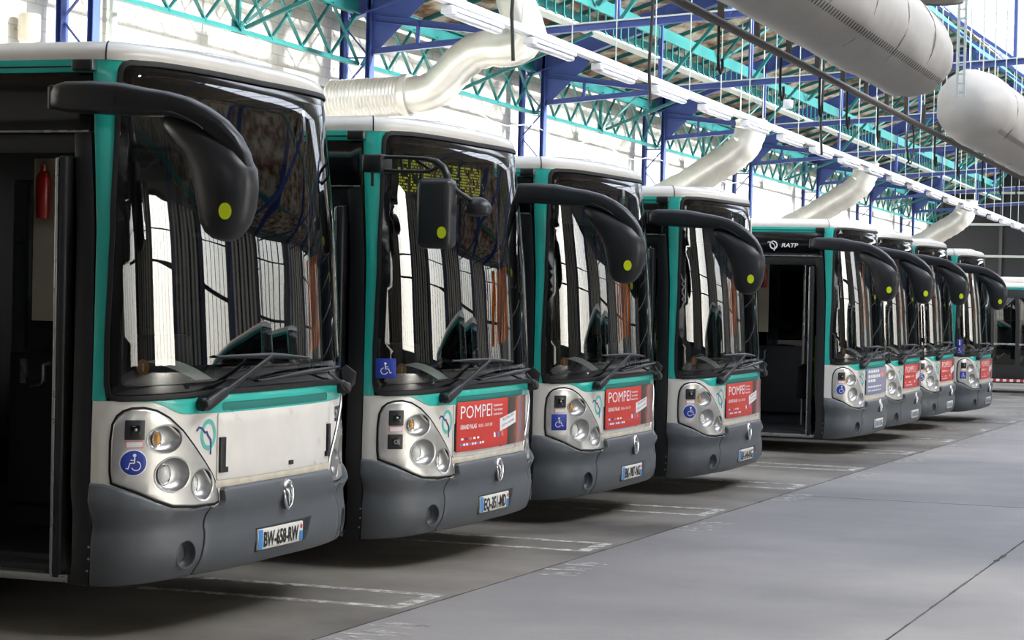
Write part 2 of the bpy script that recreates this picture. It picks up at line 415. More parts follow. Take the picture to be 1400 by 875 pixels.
def ribbon(pts, w):
    V = []; F = []
    for i, p in enumerate(pts):
        a = pts[max(0, i-1)]; b = pts[min(len(pts)-1, i+1)]; l = math.hypot(b[0]-a[0], b[1]-a[1]) or 1
        nx, ny = -(b[1]-a[1])/l*w/2, (b[0]-a[0])/l*w/2
        V += [(p[0]+nx, p[1]+ny), (p[0]-nx, p[1]-ny)]
        if i: k = 2*i; F.append((k-2, k-1, k+1, k))
    return V, F
def disc(cx, cy, rx, ry, n=24):
    return [(cx, cy)]+ell(cx, cy, rx, ry, n), [(0, 1+i, 1+(i+1) % n) for i in range(n)]
def annulus(cx, cy, rx, ry, wx, wy, n=32, t0=0, t1=360):
    V = []; F = []
    for i in range(n+1):
        t = R(t0+(t1-t0)*i/n); V += [(cx+rx*math.cos(t), cy+ry*math.sin(t)), (cx+(rx-wx)*math.cos(t), cy+(ry-wy)*math.sin(t))]
        if i: k = 2*i; F.append((k-2, k-1, k+1, k))
    return V, F
def join2(*parts):
    V = []; F = []
    for v, f in parts:
        b = len(V); V += list(v); F += [tuple(k+b for k in q) for q in f]
    return V, F
def text2(txt, x, y, h, w=None, align='LEFT', shear=0, bold=0):
    cu = bpy.data.curves.new('t', 'FONT'); cu.body = txt; cu.size = 1; cu.resolution_u = 2; cu.shear = shear; cu.offset = bold
    ob = bpy.data.objects.new('t', cu); COL.objects.link(ob)
    dg = bpy.context.evaluated_depsgraph_get(); me = ob.evaluated_get(dg).to_mesh()
    v = [(p.co.x, p.co.y) for p in me.vertices]; f = [tuple(p.vertices) for p in me.polygons]
    ob.evaluated_get(dg).to_mesh_clear(); bpy.data.objects.remove(ob); bpy.data.curves.remove(cu)
    x0 = min(p[0] for p in v); x1 = max(p[0] for p in v); y0 = 0; y1 = max(p[1] for p in v)
    sy = h/(y1-y0); sx = (w/(x1-x0)) if w else sy
    return [(x+(p[0]-x0)*sx, y+(p[1])*sy) for p in v], f
def wheelchair(cx, cy, k, face=1):
    arc = [(-.10+.34*math.cos(R(t)), -.24+.34*math.sin(R(t))) for t in range(100, 345, 12)]
    v, f = join2(disc(.02, .56, .13, .13, 14), ribbon([(.0, .42), (.03, -.04)], .09), ribbon([(.03, -.02), (.36, -.02)], .08), ribbon([(.34, .02), (.50, -.48)], .08),
                 ribbon([(.46, -.47), (.66, -.40)], .07), ribbon([(.02, .2), (.32, .2)], .07), ribbon(arc, .075))
    return [(cx+face*k*a, cy+k*b) for a, b in v], [q if face > 0 else q[::-1] for q in f]
def bowl(name, cx, cy, rx, ry, depth, mat, parent, h, floor_r=.45, mapf=skin, shift=0):
    V = []; F = []; n = 28; pr = [(1.06, h+.003), (1.0, h+.001), (.97, -.1*depth), (.85, -.55*depth), (.68, -.85*depth), (floor_r, -depth), (.02, -depth)]
    for q, o in pr:
        V += [mapf(cx+shift*rx*max(0, 1-q)*1.35+rx*q*math.cos(2*math.pi*k/n), cy+ry*q*math.sin(2*math.pi*k/n), o) for k in range(n)]
    for i in range(len(pr)-1):
        for k in range(n): j = (k+1) % n; F.append((i*n+k, i*n+j, (i+1)*n+j, (i+1)*n+k))
    return mk(name, V, F, mat, parent, recalc=False)
def dome(name, cx, cy, rx, ry, o, hgt, mat, parent, mapf=skin):
    n = 20; V = []; F = []; st = 4
    for i in range(st):
        q = math.cos(R(90)*i/st)
        V += [mapf(cx+rx*q*math.cos(2*math.pi*k/n), cy+ry*q*math.sin(2*math.pi*k/n), o+hgt*math.sin(R(90)*i/st)) for k in range(n)]
    V.append(mapf(cx, cy, o+hgt))
    for i in range(st-1):
        for k in range(n): j = (k+1) % n; F.append((i*n+k, i*n+j, (i+1)*n+j, (i+1)*n+k))
    for k in range(n): F.append(((st-1)*n+k, (st-1)*n+(k+1) % n, st*n))
    return mk(name, V, F, mat, parent)

# ------------------------------------------------------------------ city bus (nose at x=0, door side towards -y)
LEAN, YAW = .0155, -.0068
RED_S = -1.43
def build_bus():
    B = empty('city_bus')
    # roof ------------------------------------------------------------
    ss = list(np.linspace(0, S90, 34))+[S90+d for d in (.15, .6, 1.5, 3, 5, 7, 9, 10.6, 11.2)]
    V = []; F = []
    lev = [(0, 2.842), (0, 2.862)]+[(.15*(1-math.cos(R(t))), 2.862+.085*math.sin(R(t))) for t in (15, 30, 45, 60, 75, 90)]
    def roofpt(s, i, o):
        x, y = plan(s, 2.83); x1, y1 = plan(s-.006, 2.83); x2, y2 = plan(s+.006, 2.83); tx, ty = x2-x1, y2-y1; l = math.hypot(tx, ty)
        return x-ty/l*o*1.0, y+tx/l*o, lev[i][1]
    rows = []
    for s in ss:
        row = []
        for i in range(len(lev)): row.append(roofpt(-s-1e-4, i, lev[i][0]-.004))
        xl, yl, zl = row[-1]; xr, yr, zr = roofpt(s+1e-4, len(lev)-1, lev[-1][0]-.004)
        for q in (.2, .4, .5, .6, .8):
            y = yl+(yr-yl)*q; row.append((xl, y, zl+.03*(1-(2*q-1)**2)*min(1, s/.8)))
        for i in range(len(lev)-1, -1, -1): row.append(roofpt(s+1e-4, i, lev[i][0]-.004))
        rows.append(row)
    nc = len(rows[0])
    for row in rows: V += row
    for a in range(len(rows)-1):
        for c in range(nc-1): F.append((a*nc+c, a*nc+c+1, (a+1)*nc+c+1, (a+1)*nc+c))
    b = (len(rows)-1)*nc; F.append(tuple(range(b, b+nc)))
    roof = mk('roof', V, F, 'white_paint', B)
    for sgn in (-1, 1):
        pts = [Vector(roofpt(sgn*1.33, i, lev[i][0]-.007)) for i in range(len(lev))]
        tube('roof_seam', pts, .004, 'seam_black', roof, n=6)
    bx('ceiling_panel', (-11.5, -.62), (-1.12, 1.12), (2.6, 2.63), 'interior_beige', B)
    # windscreen ------------------------------------------------------
    half = [(0, 1.168), (-.6, 1.166), (-1.03, 1.152), (-1.29, 1.143), (-1.335, 1.15), (-1.362, 1.175), (-1.372, 1.23), (-1.372, 1.45), (-1.34, 2.1), (-1.27, 2.76), (-1.262, 2.80), (-1.235, 2.835), (-1.19, 2.848), (-1.0, 2.852), (-.5, 2.846), (0, 2.842)]
    outl = half+[(-a, z) for a, z in half[-2:0:-1]]
    outl = ccw(outl)
    i1 = inset(resample(outl, .05), .028); i2 = inset(resample(outl, .05), .085)
    i2 = [(a, max(z, 1.215)) for a, z in i2]
    patch('windscreen_frame', outl, 'black_rubber', B, h=.014, t=.02, r=.008, holes=[i1])
    patch('glass_border', inset(i1, -.003), 'black_gloss', B, h=.002, t=.008, r=.001, holes=[i2])
    patch('windscreen', inset(i2, -.01), 'windscreen_glass', B, h=.004, t=-.001, r=.001, st=.07)
    # teal pillars and cornice -----------------------------------------
    for sg in (-1, 1):
        q = [(-1.432, 1.146), (-1.36, 1.146), (-1.366, 1.2), (-1.366, 1.45), (-1.334, 2.1), (-1.264, 2.76), (-1.255, 2.81), (-1.2, 2.846), (-1.40, 2.846), (-1.41, 2.78)]
        patch('corner_pillar', q if sg < 0 else mir(q), 'teal_paint', B, h=.003, t=.02, r=.003)
        a0, a1 = -1.41, -s_x(-11.7)
        q = [(a1, 2.778), (a0, 2.778), (a0, 2.846), (a1, 2.846)]
        cor = patch('cornice', q if sg < 0 else mir(q), 'teal_paint', B, h=.006, t=.02, r=.006, st=.12)
        q = [(a1, 2.803), (-1.47, 2.803), (-1.47, 2.811), (a1, 2.811)]
        patch('cornice_groove', q if sg < 0 else mir(q), 'seam_black', cor, h=.0085, t=0, r=.001, st=.2)
    p0 = skin(-s_x(-.58), 2.81, 0); 
    br = bx('gutter_lamp', (-.57, -.455), (p0.y-.05, p0.y+.01), (2.782, 2.84), 'black_plastic', B, bevel=.01)
    bx('gutter_lamp_face', (-.457, -.449), (p0.y-.045, p0.y+.0), (2.786, 2.836), 'steel', br, bevel=.002)
    # front lower body -------------------------------------------------
    panel = [(-1.318, .742), (-1.326, .80), (-1.326, .95), (-1.318, 1.03), (-1.298, 1.07), (-1.27, 1.093), (-1.23, 1.106), (-1.17, 1.109), (-1.10, 1.094), (-1.02, 1.055), (-.93, .988), (-.847, .908), (-.768, .827), (-.705, .757), (-.668, .70), (-.655, .65), (-.664, .618), (-.70, .608), (-.85, .606), (-1.0, .616), (-1.09, .648), (-1.20, .698), (-1.28, .727)]
    hole = inset(resample(ccw(panel), .04), .03)
    basep = [(-1.43, .70), (-1.36, .70), (-1.30, .62), (-1.0, .56), (-.6, .56), (0, .60)]
    basep = basep+[(-a, z) for a, z in basep[-2::-1]]+[(1.43, 1.146), (1.0, 1.15), (0, 1.167), (-1.0, 1.15), (-1.43, 1.146)]
    patch('front_panel', basep, 'white_paint', B, h=0, t=.012, r=.003, holes=[hole, mir(hole)])
    tb = [(-1.25, 1.143), (-1.117, 1.14), (-1.045, 1.118), (-.994, 1.094), (-.943, 1.078), (-.88, 1.073), (-.4, 1.072), (0, 1.072)]
    tb = tb+[(-a, z) for a, z in tb[-2::-1]]+[(1.0, 1.151), (.6, 1.165), (0, 1.167), (-.6, 1.165), (-1.0, 1.151)]
    rec = rrect(-.63, 1.08, .63, 1.125, .02)
    patch('teal_band', tb, 'teal_paint', B, h=.004, t=.004, r=.002, holes=[rec])
    patch('air_intake', rec, 'teal_dark', B, h=.0008, t=.01, r=.001)
    hood = patch('hood_flap', rrect(-.664, .722, .664, 1.072, .015), 'white_paint', B, h=.009, t=.006, r=.006)
    patch('lower_strip', rrect(-.67, .682, .70, .724, .008), 'beige_strip', B, h=.005, t=.006, r=.004)
    patch('hood_catch', rrect(.08, .752, .13, .776, .004), 'black_plastic', hood, h=.016, t=.0, r=.002)
    for sg in (-1, 1):
        q = [(-.655, .945), (-.607, .945), (-.607, .79), (-.585, .79), (-.585, .762), (-.655, .762)]
        patch('poster_clip', q if sg < 0 else mir(q), 'black_plastic', hood, h=.022, t=-.006, r=.003)
    # headlamp clusters -------------------------------------------------
    for sg in (-1, 1):
        mm = (lambda P: P) if sg < 0 else mir
        L = [(-1.044, .953, .104, .072), (-.994, .774, .110, .088), (-.786, .712, .080, .080)]
        patch('headlamp_gap', mm(inset(resample(ccw(panel), .04), -.011)), 'seam_black', B, h=.0035, t=.0, r=.002, holes=[mm(inset(resample(ccw(panel), .04), .02))])
        hp = patch('headlamp_panel', mm(panel), 'silver', B, h=.012, t=.02, r=.010, holes=[mm(ell(a, z, ra*.98, rz*.98)) for a, z, ra, rz in L], angle=60)
        for k, (a, z, ra, rz) in enumerate(L):
            fr = .28 if k == 0 else .42
            bowl('lamp_cup', a*-sg, z, ra, rz, .045, 'lamp_cup', hp, .012, floor_r=fr, shift=.22*sg)
            lc = a*-sg+.22*sg*ra*(1-fr)*1.35
            dome('lamp_lens', lc, z, ra*fr*.8, rz*(.5 if k == 0 else .52), -.042, .020, 'amber_lens' if k == 0 else 'lens', hp)
            tube('lamp_bezel', [skin(lc+ra*fr*.86*math.cos(2*math.pi*i/20), z+rz*(.54 if k == 0 else .56)*math.sin(2*math.pi*i/20), -.036) for i in range(20)], .005, 'chrome', hp, n=6, closed=True)
        if sg < 0:
            bt = patch('button_box', rrect(-1.262, .956, -1.168, 1.054, .004), 'black_plastic', hp, h=.024, t=-.005, r=.003)
            patch('button_ring', rrect(-1.238, .98, -1.192, 1.03, .008), 'black_gloss', bt, h=.028, t=-.02, r=.002)
            dome('button', -1.215, 1.005, .009, .009, .028, .006, 'steel', bt)
            patch('warning_label', rrect(-1.26, .913, -1.168, .952, .003), 'label_pink', hp, h=.0135, t=-.01, r=.0005)
            patch('warning_text', rrect(-1.253, .919, -1.175, .946, .002), 'sign_white', hp, h=.0145, t=-.01, r=.0003)
    # bumper --------------------------------------------------------------
    def bprof(s, z):
        return float(np.interp(z, [.20, .26, .34, .46, .51, .56, .60, .66, .70, .76], [-.03, -.008, .012, .012, -.010, .004, .028, .030, .016, .004]))
    cz = [(-.762, .60), (-.775, .56), (-.79, .47), (-.80, .40), (-.825, .31), (-.85, .25)]
    ctr = [(-.70, .588), (-.66, .596), (-.638, .62), (-.635, .67), (-.62, .684), (-.35, .688), (0, .690)]
    ctr = ctr+[(-a, z) for a, z in ctr[-2::-1]]+[(-a-.003, z) for a, z in cz]+[(.5, .252), (0, .258), (-.5, .252)]+[(a+.003, z) for a, z in cz[::-1]]
    bc = patch('bumper_centre', ctr, 'bumper_grey', B, h=.012, t=.05, r=.012, prof=bprof, st=.045)
    for sg in (-1, 1):
        cor = [(a-.003, z) for a, z in cz]+[(-1.1, .235), (-1.35, .222), (-1.43, .222), (-1.43, .738), (-1.36, .735), (-1.30, .718), (-1.2, .684), (-1.09, .63), (-1.0, .60), (-.9, .592)]
        fz = ell(-.925, .368, .062, .068, 20)
        if sg > 0: cor, fz = mir(cor), mir(fz)
        co = patch('bumper_corner', cor, 'bumper_grey', B, h=.012, t=.05, r=.012, prof=bprof, st=.045, holes=[fz])
        bowl('fog_lamp_recess', sg*.925, .368, .063, .069, .03, 'bumper_grey', co, .022, floor_r=.7)
    for i in range(7):
        patch('door_edge_screw', ell(-1.445, .30+i*.06, .007, .007, 8), 'steel', B, h=.004, t=0, r=.001) if i < 3 else None
    bsk = bx('under_tray', (-2.0, -.12), (-1.0, 1.0), (.27, .33), 'interior_dark', B)
    # emblem --------------------------------------------------------------
    ov = [(-.055, .655), (-.035, .678), (.03, .684), (.06, .668), (.066, .62), (.05, .56), (.015, .522), (-.01, .516), (-.03, .54), (-.05, .59)]
    em = patch('emblem', smoothp(ov, 2), 'bumper_grey', B, h=.036, t=-.01, r=.012, st=.02)
    zz = lambda s, z, o=0: skin(s, z, o)
    tube('emblem_crest', [skin(a, z, .040) for a, z in ((-.05, .625), (-.03, .655), (.0, .668), (.03, .66), (.045, .63), (.04, .59), (.03, .55), (.012, .528))], [.008, .015, .018, .016, .014, .013, .010, .005], 'chrome', em, n=8)
    tube('emblem_rim', [skin(a, z, .038) for a, z in ((-.05, .625), (-.048, .595), (-.038, .56), (-.02, .535), (.0, .522), (.012, .528))], [.008, .009, .009, .009, .009, .006], 'chrome', em, n=8)
    tube('emblem_crest', [skin(a, z, .040) for a, z in ((-.03, .63), (-.012, .625), (.0, .60), (.004, .57), (.006, .545))], [.006, .012, .010, .008, .004], 'chrome', em, n=8)
    # plate bed -----------------------------------------------------------
    hb = [(-.34, .448), (.33, .452), (.26, .325), (-.335, .318)]
    patch('plate_bed', hb, 'black_plastic', B, h=.026, t=-.01, r=.006, holes=[], prof=None)
    # route logo ----------------------------------------------------------
    lg = flat('logo_ring', *annulus(-.735, .963, .062, .08, .02, .024), 'logo_teal', B, .0018)
    flat('logo_river', *ribbon([(-.828, .985), (-.812, 1.003), (-.79, .998), (-.765, .975), (-.75, .978), (-.735, .955), (-.715, .935), (-.715, .86)], .012), 'logo_navy', lg, .0026)
    # wipers --------------------------------------------------------------
    for sg in (-1, 1):
        if sg < 0: pv, el, b0, b1 = (-.815, 1.122), (-.245, 1.358), (-.70, 1.362), (.31, 1.33)
        else: pv, el, b0, b1 = (.88, 1.14), (.46, 1.245), (-.30, 1.225), (.80, 1.265)
        w = loft('wiper', [(skin(pv[0], pv[1], o), Vector((0, r, 0)), Vector((0, 0, r))) for o, r in ((.0, .034), (.03, .036), (.065, .032), (.075, .022))], 'black_plastic', B)
        a = skin(pv[0], pv[1], .06); e = skin(el[0], el[1], .075); mid = a.lerp(e, .26)
        loft('wiper_arm', [(a.lerp(e, -.05), Vector((.012, 0, 0)), Vector((0, .016, .02))), (a, Vector((.018, 0, 0)), Vector((0, -.014, .03))), (mid, Vector((.016, 0, 0)), Vector((0, -.012, .026))), (a.lerp(e, .3), Vector((.009, 0, 0)), Vector((0, -.006, .012))), (e, Vector((.007, 0, 0)), Vector((0, -.005, .009)))], 'black_plastic', w, p=3)
        pts = [skin(b0[0]+(b1[0]-b0[0])*t, b0[1]+(b1[1]-b0[1])*t+.012*math.sin(math.pi*t), .030+.022*math.sin(math.pi*t)) for t in np.linspace(0, 1, 9)]
        tube('wiper_blade', pts, [.004, .008, .009, .012, .014, .012, .009, .008, .004], 'black_plastic', w)
        pts = [skin(b0[0]+(b1[0]-b0[0])*t, b0[1]+(b1[1]-b0[1])*t, .012) for t in np.linspace(0, 1, 9)]
        tube('wiper_rubber', pts, .008, 'black_rubber', w, n=6)
    q = skin(1.2, 1.17, .03)
    loft('corner_deflector', [(skin(1.0, 1.25, .02), (0, .01, 0), (.02, 0, .02)), (skin(1.08, 1.18, .05), (0, .02, 0), (.05, 0, .04)), (skin(1.16, 1.10, .05), (0, .02, 0), (.05, 0, .05)), (skin(1.2, 1.06, .02), (0, .01, 0), (.02, 0, .02))], 'black_plastic', B)
    # door side ------------------------------------------------------------
    def side(x): return -s_x(x)
    hd = patch('door_header', [(side(-1.86), 2.485), (-1.44, 2.485), (-1.42, 2.775), (side(-1.86), 2.775)], 'black_gloss', B, h=.0, t=.04, r=.004, st=.1)
    patch('door_header_rail', [(side(-1.86), 2.478), (-1.45, 2.478), (-1.45, 2.49), (side(-1.86), 2.49)], 'steel', hd, h=.006, t=0, r=.002, st=.1)
    patch('door_lintel', [(side(-1.86), 2.375), (-1.45, 2.375), (-1.45, 2.478), (side(-1.86), 2.478)], 'black_plastic', B, h=-.02, t=.07, r=.006, st=.1)
    fp = [(side(-.53), .225), (-1.436, .225), (-1.436, 2.48), (side(-.53), 2.48)]
    patch('door_post', fp, 'black_plastic', B, h=-.004, t=.06, r=.006, st=.12)
    patch('door_post', [(side(-1.86), .25), (side(-1.72), .25), (side(-1.72), 2.48), (side(-1.86), 2.48)], 'black_plastic', B, h=-.004, t=.06, r=.006, st=.12)
    patch('door_sill', [(side(-1.72), .235), (side(-.53), .235), (side(-.53), .275), (side(-1.72), .275)], 'steel', B, h=.012, t=.08, r=.006, st=.12)
    for hx, xe in ((-.60, -.56), (-1.68, -1.64)):     # folded leaves, edge on
        lf = bx('door_leaf', (hx-.02, hx+.03), (-1.285, -1.20), (.25, 2.36), 'black_plastic', B, bevel=.012)
        bx('leaf_edge', (hx-.03, hx-.014), (-1.29, -1.275), (.26, 2.35), 'steel', lf, bevel=.004)
        bx('leaf_frame', (hx-.02, hx+.03), (-.72, -.66), (.25, 2.36), 'black_plastic', lf, bevel=.008)
        bx('leaf_rail', (hx-.018, hx+.028), (-1.21, -.71), (2.26, 2.36), 'black_plastic', lf)
        bx('leaf_kick', (hx-.018, hx+.028), (-1.21, -.71), (.25, .42), 'black_plastic', lf)
        bx('leaf_pane', (hx, hx+.008), (-1.205, -.715), (.42, 2.26), 'door_glass', lf)
        if hx > -1: bx('leaf_strip', (hx+.032, hx+.036), (-1.15, -1.09), (.75, 1.5), 'lime', lf)
    def arch(x0, x1, z0, z1, wheels):
        P = [(x0, z1), (x1, z1), (x1, z0)]
        for wx in sorted(wheels):
            if x1 < wx < x0: P += [(wx+.58*math.cos(R(t)), .48+.58*math.sin(R(t))) if .48+.58*math.sin(R(t)) > z0 else (wx+.58*math.cos(R(t)), z0) for t in range(200, -21, -20)]
        P += [(x0, z0)]
        return P
    WX = (-2.75, -8.87)
    def sp(P, sg): return [(sg*s_x(x), z) for x, z in P]
    for sg in (-1, 1):
        segs = [(-1.86, -5.2), (-6.6, -11.75)] if sg < 0 else [(-.43, -11.75)]
        for x0, x1 in segs:
            patch('side_panel', sp(arch(x0, x1, .27, 1.14, WX), sg), 'white_paint', B, h=.002, t=.03, r=.004, st=.12)
            n = max(1, round((x0-x1)/1.6)); wd = (x0-x1)/n
            panes = [(x0-wd*i-.05, x0-wd*(i+1)+.05) for i in range(n)]
            hl = [sp(rrect(b_, 1.22, a_, 2.68, .06), sg) for a_, b_ in panes]
            ws = patch('window_surround', sp([(x0, 1.14), (x1, 1.14), (x1, 2.778), (x0, 2.778)], sg), 'black_gloss', B, h=.0, t=.03, r=.003, holes=hl, st=.15)
            for a_, b_ in panes: patch('side_window', sp(rrect(b_-.01, 1.21, a_+.01, 2.69, .06), sg), 'side_glass', ws, h=-.004, t=.008, r=.001, st=.3)
        for wx in WX:
            tube('wheel_arch_trim', [skin(sg*s_x(wx+.585*math.cos(R(t))), .48+.585*math.sin(R(t)), .004) for t in range(-15, 196, 10)], .02, 'black_rubber', B, n=6)
            wh = lathe('wheel', [(.30, -.14), (.44, -.14), (.475, -.10), (.48, 0), (.475, .10), (.44, .14), (.30, .14)], 'tyre', B, n=28, loc=(wx, sg*1.06, .48))
            lathe('rim', [(.31, -.05), (.29, .06 if sg > 0 else -.06), (.24, .10*sg), (.12, .11*sg), (.11, .14*sg), (.0, .14*sg)], 'grey_paint', wh, n=20)
            wh['wy'] = sg*1.06
    md = patch('middle_door', sp([(-5.2, .27), (-6.6, .27), (-6.6, 2.778), (-5.2, 2.778)], -1), 'black_plastic', B, h=-.003, t=.03, r=.004, st=.2, holes=[sp(rrect(-5.85, .75, -5.28, 2.55, .05), -1), sp(rrect(-6.52, .75, -5.95, 2.55, .05), -1)])
    for a_, b_ in ((-5.28, -5.85), (-5.95, -6.52)):
        patch('door_pane', sp(rrect(b_-.01, .74, a_+.01, 2.56, .05), -1), 'side_glass', md, h=-.006, t=.008, r=.001, st=.3)
        patch('door_bar', sp([(a_, 1.28), (b_, 1.28), (b_, 1.33), (a_, 1.33)], -1), 'steel', md, h=.004, t=.0, r=.003, st=.2)
    tube('door_handrail', [skin(side(-6.66), 1.0, .03), skin(side(-6.68), 1.3, .05), skin(side(-6.66), 2.0, .05), skin(side(-6.66), 2.05, .02)], .014, 'yellow_dot', md, n=6)
    rr = bx('rear_panel', (-11.85, -11.68), (-1.235, 1.235), (.35, 2.80), 'white_paint', B, bevel=.06, seg=3)
    # interior -------------------------------------------------------------
    bx('floor_pan', (-11.6, -.55), (-1.17, 1.17), (.262, .30), 'interior_dark', B)
    loft('dashboard', [((x, 0, z), (0, w, 0), (.14, 0, h_)) for x, z, w, h_ in ((-.42, 1.0, 1.02, .16),)] +
         [((-.42, .001, 1.0), (0, 1.0, 0), (.13, 0, .15))], 'interior_grey', B) if False else None
    V = []; F = []
    prof = [(-.13, .70), (-.13, 1.08), (-.20, 1.13), (-.42, 1.15), (-.50, 1.10), (-.52, .70)]
    ys = np.linspace(-1.12, 1.12, 15)
    for y in ys:
        cx = -.28*(abs(y)/1.12)**3
        V += [(px+cx, y, pz) for px, pz in prof]
    for i in range(len(ys)-1):
        for k in range(len(prof)-1): F.append((i*6+k, i*6+k+1, (i+1)*6+k+1, (i+1)*6+k))
    mk('dashboard', V, F, 'interior_dark', B)
    pod = bx('instrument_pod', (-.62, -.35), (.35, .95), (1.08, 1.28), 'interior_dark', B, bevel=.05, seg=3)
    st = tube('steering_wheel', [(-.72+.10*math.sin(t)*.9, .62+.23*math.cos(t), 1.16+.2*math.sin(t)*.75) for t in np.linspace(0, 2*math.pi, 25)[:-1]], .016, 'black_plastic', B, closed=True)
    tube('steering_column', [(-.55, .62, .85), (-.73, .62, 1.17)], .04, 'interior_dark', st)
    for a_ in (90, 210, 330): tube('steering_spoke', [(-.72, .62, 1.16), (-.72+.09*math.sin(R(a_)), .62+.22*math.cos(R(a_)), 1.16+.145*math.sin(R(a_)))], .014, 'black_plastic', st)
    seat = bx('driver_seat', (-1.55, -1.1), (.38, .86), (.72, .86), 'seat_fabric', B, bevel=.05, seg=3)
    bx('driver_backrest', (-1.68, -1.52), (.40, .84), (.84, 1.55), 'seat_fabric', seat, bevel=.06, seg=3)
    bx('driver_headrest', (-1.68, -1.56), (.5, .74), (1.58, 1.78), 'interior_dark', seat, bevel=.04, seg=3)
    bx('seat_pedestal', (-1.5, -1.15), (.45, .8), (.30, .73), 'interior_dark', seat)
    bx('cab_platform', (-1.9, -.5), (.1, 1.17), (.30, .55), 'interior_dark', B)
    cp = bx('cab_partition', (-1.95, -1.9), (.08, 1.17), (.55, 2.5), 'interior_dark', B, bevel=.01)
    cd = bx('cab_door', (-1.75, -.62), (.02, .08), (.45, 1.32), 'interior_dark', B, bevel=.02)
    bx('cab_door_plate', (-1.66, -1.62), (-.0, .02), (1.14, 1.28), 'steel', cd)
    tube('cab_door_handle', [(-1.48, .02, 1.26), (-1.48, -.04, 1.25), (-1.48, -.04, 1.16), (-1.50, -.04, 1.14), (-1.58, -.02, 1.13)], .012, 'steel', cd)
    bx('cab_window', (-1.75, -.62), (.045, .055), (1.32, 2.3), 'door_glass', cd)
    bx('cab_window_post', (-1.0, -.95), (.03, .07), (1.32, 2.4), 'interior_dark', cd)
    fe = lathe('fire_extinguisher', [(.0, 0), (.036, 0), (.038, .02), (.038, .22), (.03, .25), (.015, .265), (.015, .3), (0, .3)], 'extinguisher_red', B, axis='Z', n=16, loc=(-1.51, -.03, 2.08))
    bx('notice_board', (-1.60, -1.46), (.02, .04), (1.5, 2.42), 'interior_beige', B)
    vb = bx('ticket_machine', (-.78, -.55), (-.25, .0), (1.0, 1.45), 'interior_dark', B, bevel=.03)
    bx('ticket_screen', (-.785, -.779), (-.2, -.05), (1.2, 1.38), 'black_gloss', vb)
    for x in (-.9, -1.9, -3.6, -5.0, -6.7):
        tube('grab_pole', [(x, -.35, .30), (x, -.35, 2.6)], .018, 'steel', B)
    tube('grab_rail', [(-1.9, -.55, 1.95), (-11, -.55, 1.95)], .016, 'steel', B, n=6)
    for ix, x in enumerate((-2.6, -3.45, -4.3, -7.2, -8.05, -8.9)):
        for y in (-.85, .85):
            if y < 0 and ix in (2,): continue
            s_ = bx('passenger_seat', (x-.22, x+.22), (y-.3, y+.3), (.72, .79), 'seat_fabric', B, bevel=.03)
            bx('seat_back', (x-.28, x-.2), (y-.3, y+.3), (.75, 1.35), 'seat_fabric', s_, bevel=.03)
            bx('seat_stand', (x-.05, x+.05), (y-.05, y+.05), (.30, .73), 'interior_dark', s_)
    db = bx('destination_display', (-.62, -.42), (-.95, .95), (2.44, 2.74), 'interior_dark', B, bevel=.02)
    # windscreen furniture -------------------------------------------------
    V = []; F = []
    for t in np.linspace(0, 1, 9):
        for q in (0, 1):
            a = (-1.17 if q == 0 else -1.02)+.40*t; z = 1.352-.125*t**1.5+.004*q-.01*(1-q)
            V.append(skin(a, z, -.014-.03*q))
    for i in range(8): F.append((2*i, 2*i+1, 2*i+3, 2*i+2))
    mk('dashboard_paper', V, F, 'paper', B, recalc=False)
    ob = flat('information_badge', *disc(-1.172, 1.315, .036, .04), 'orange_badge', B, -.008)
    flat('badge_mark', *ribbon([(-1.172, 1.295), (-1.172, 1.335)], .012), 'sign_white', ob, -.007)
    return B

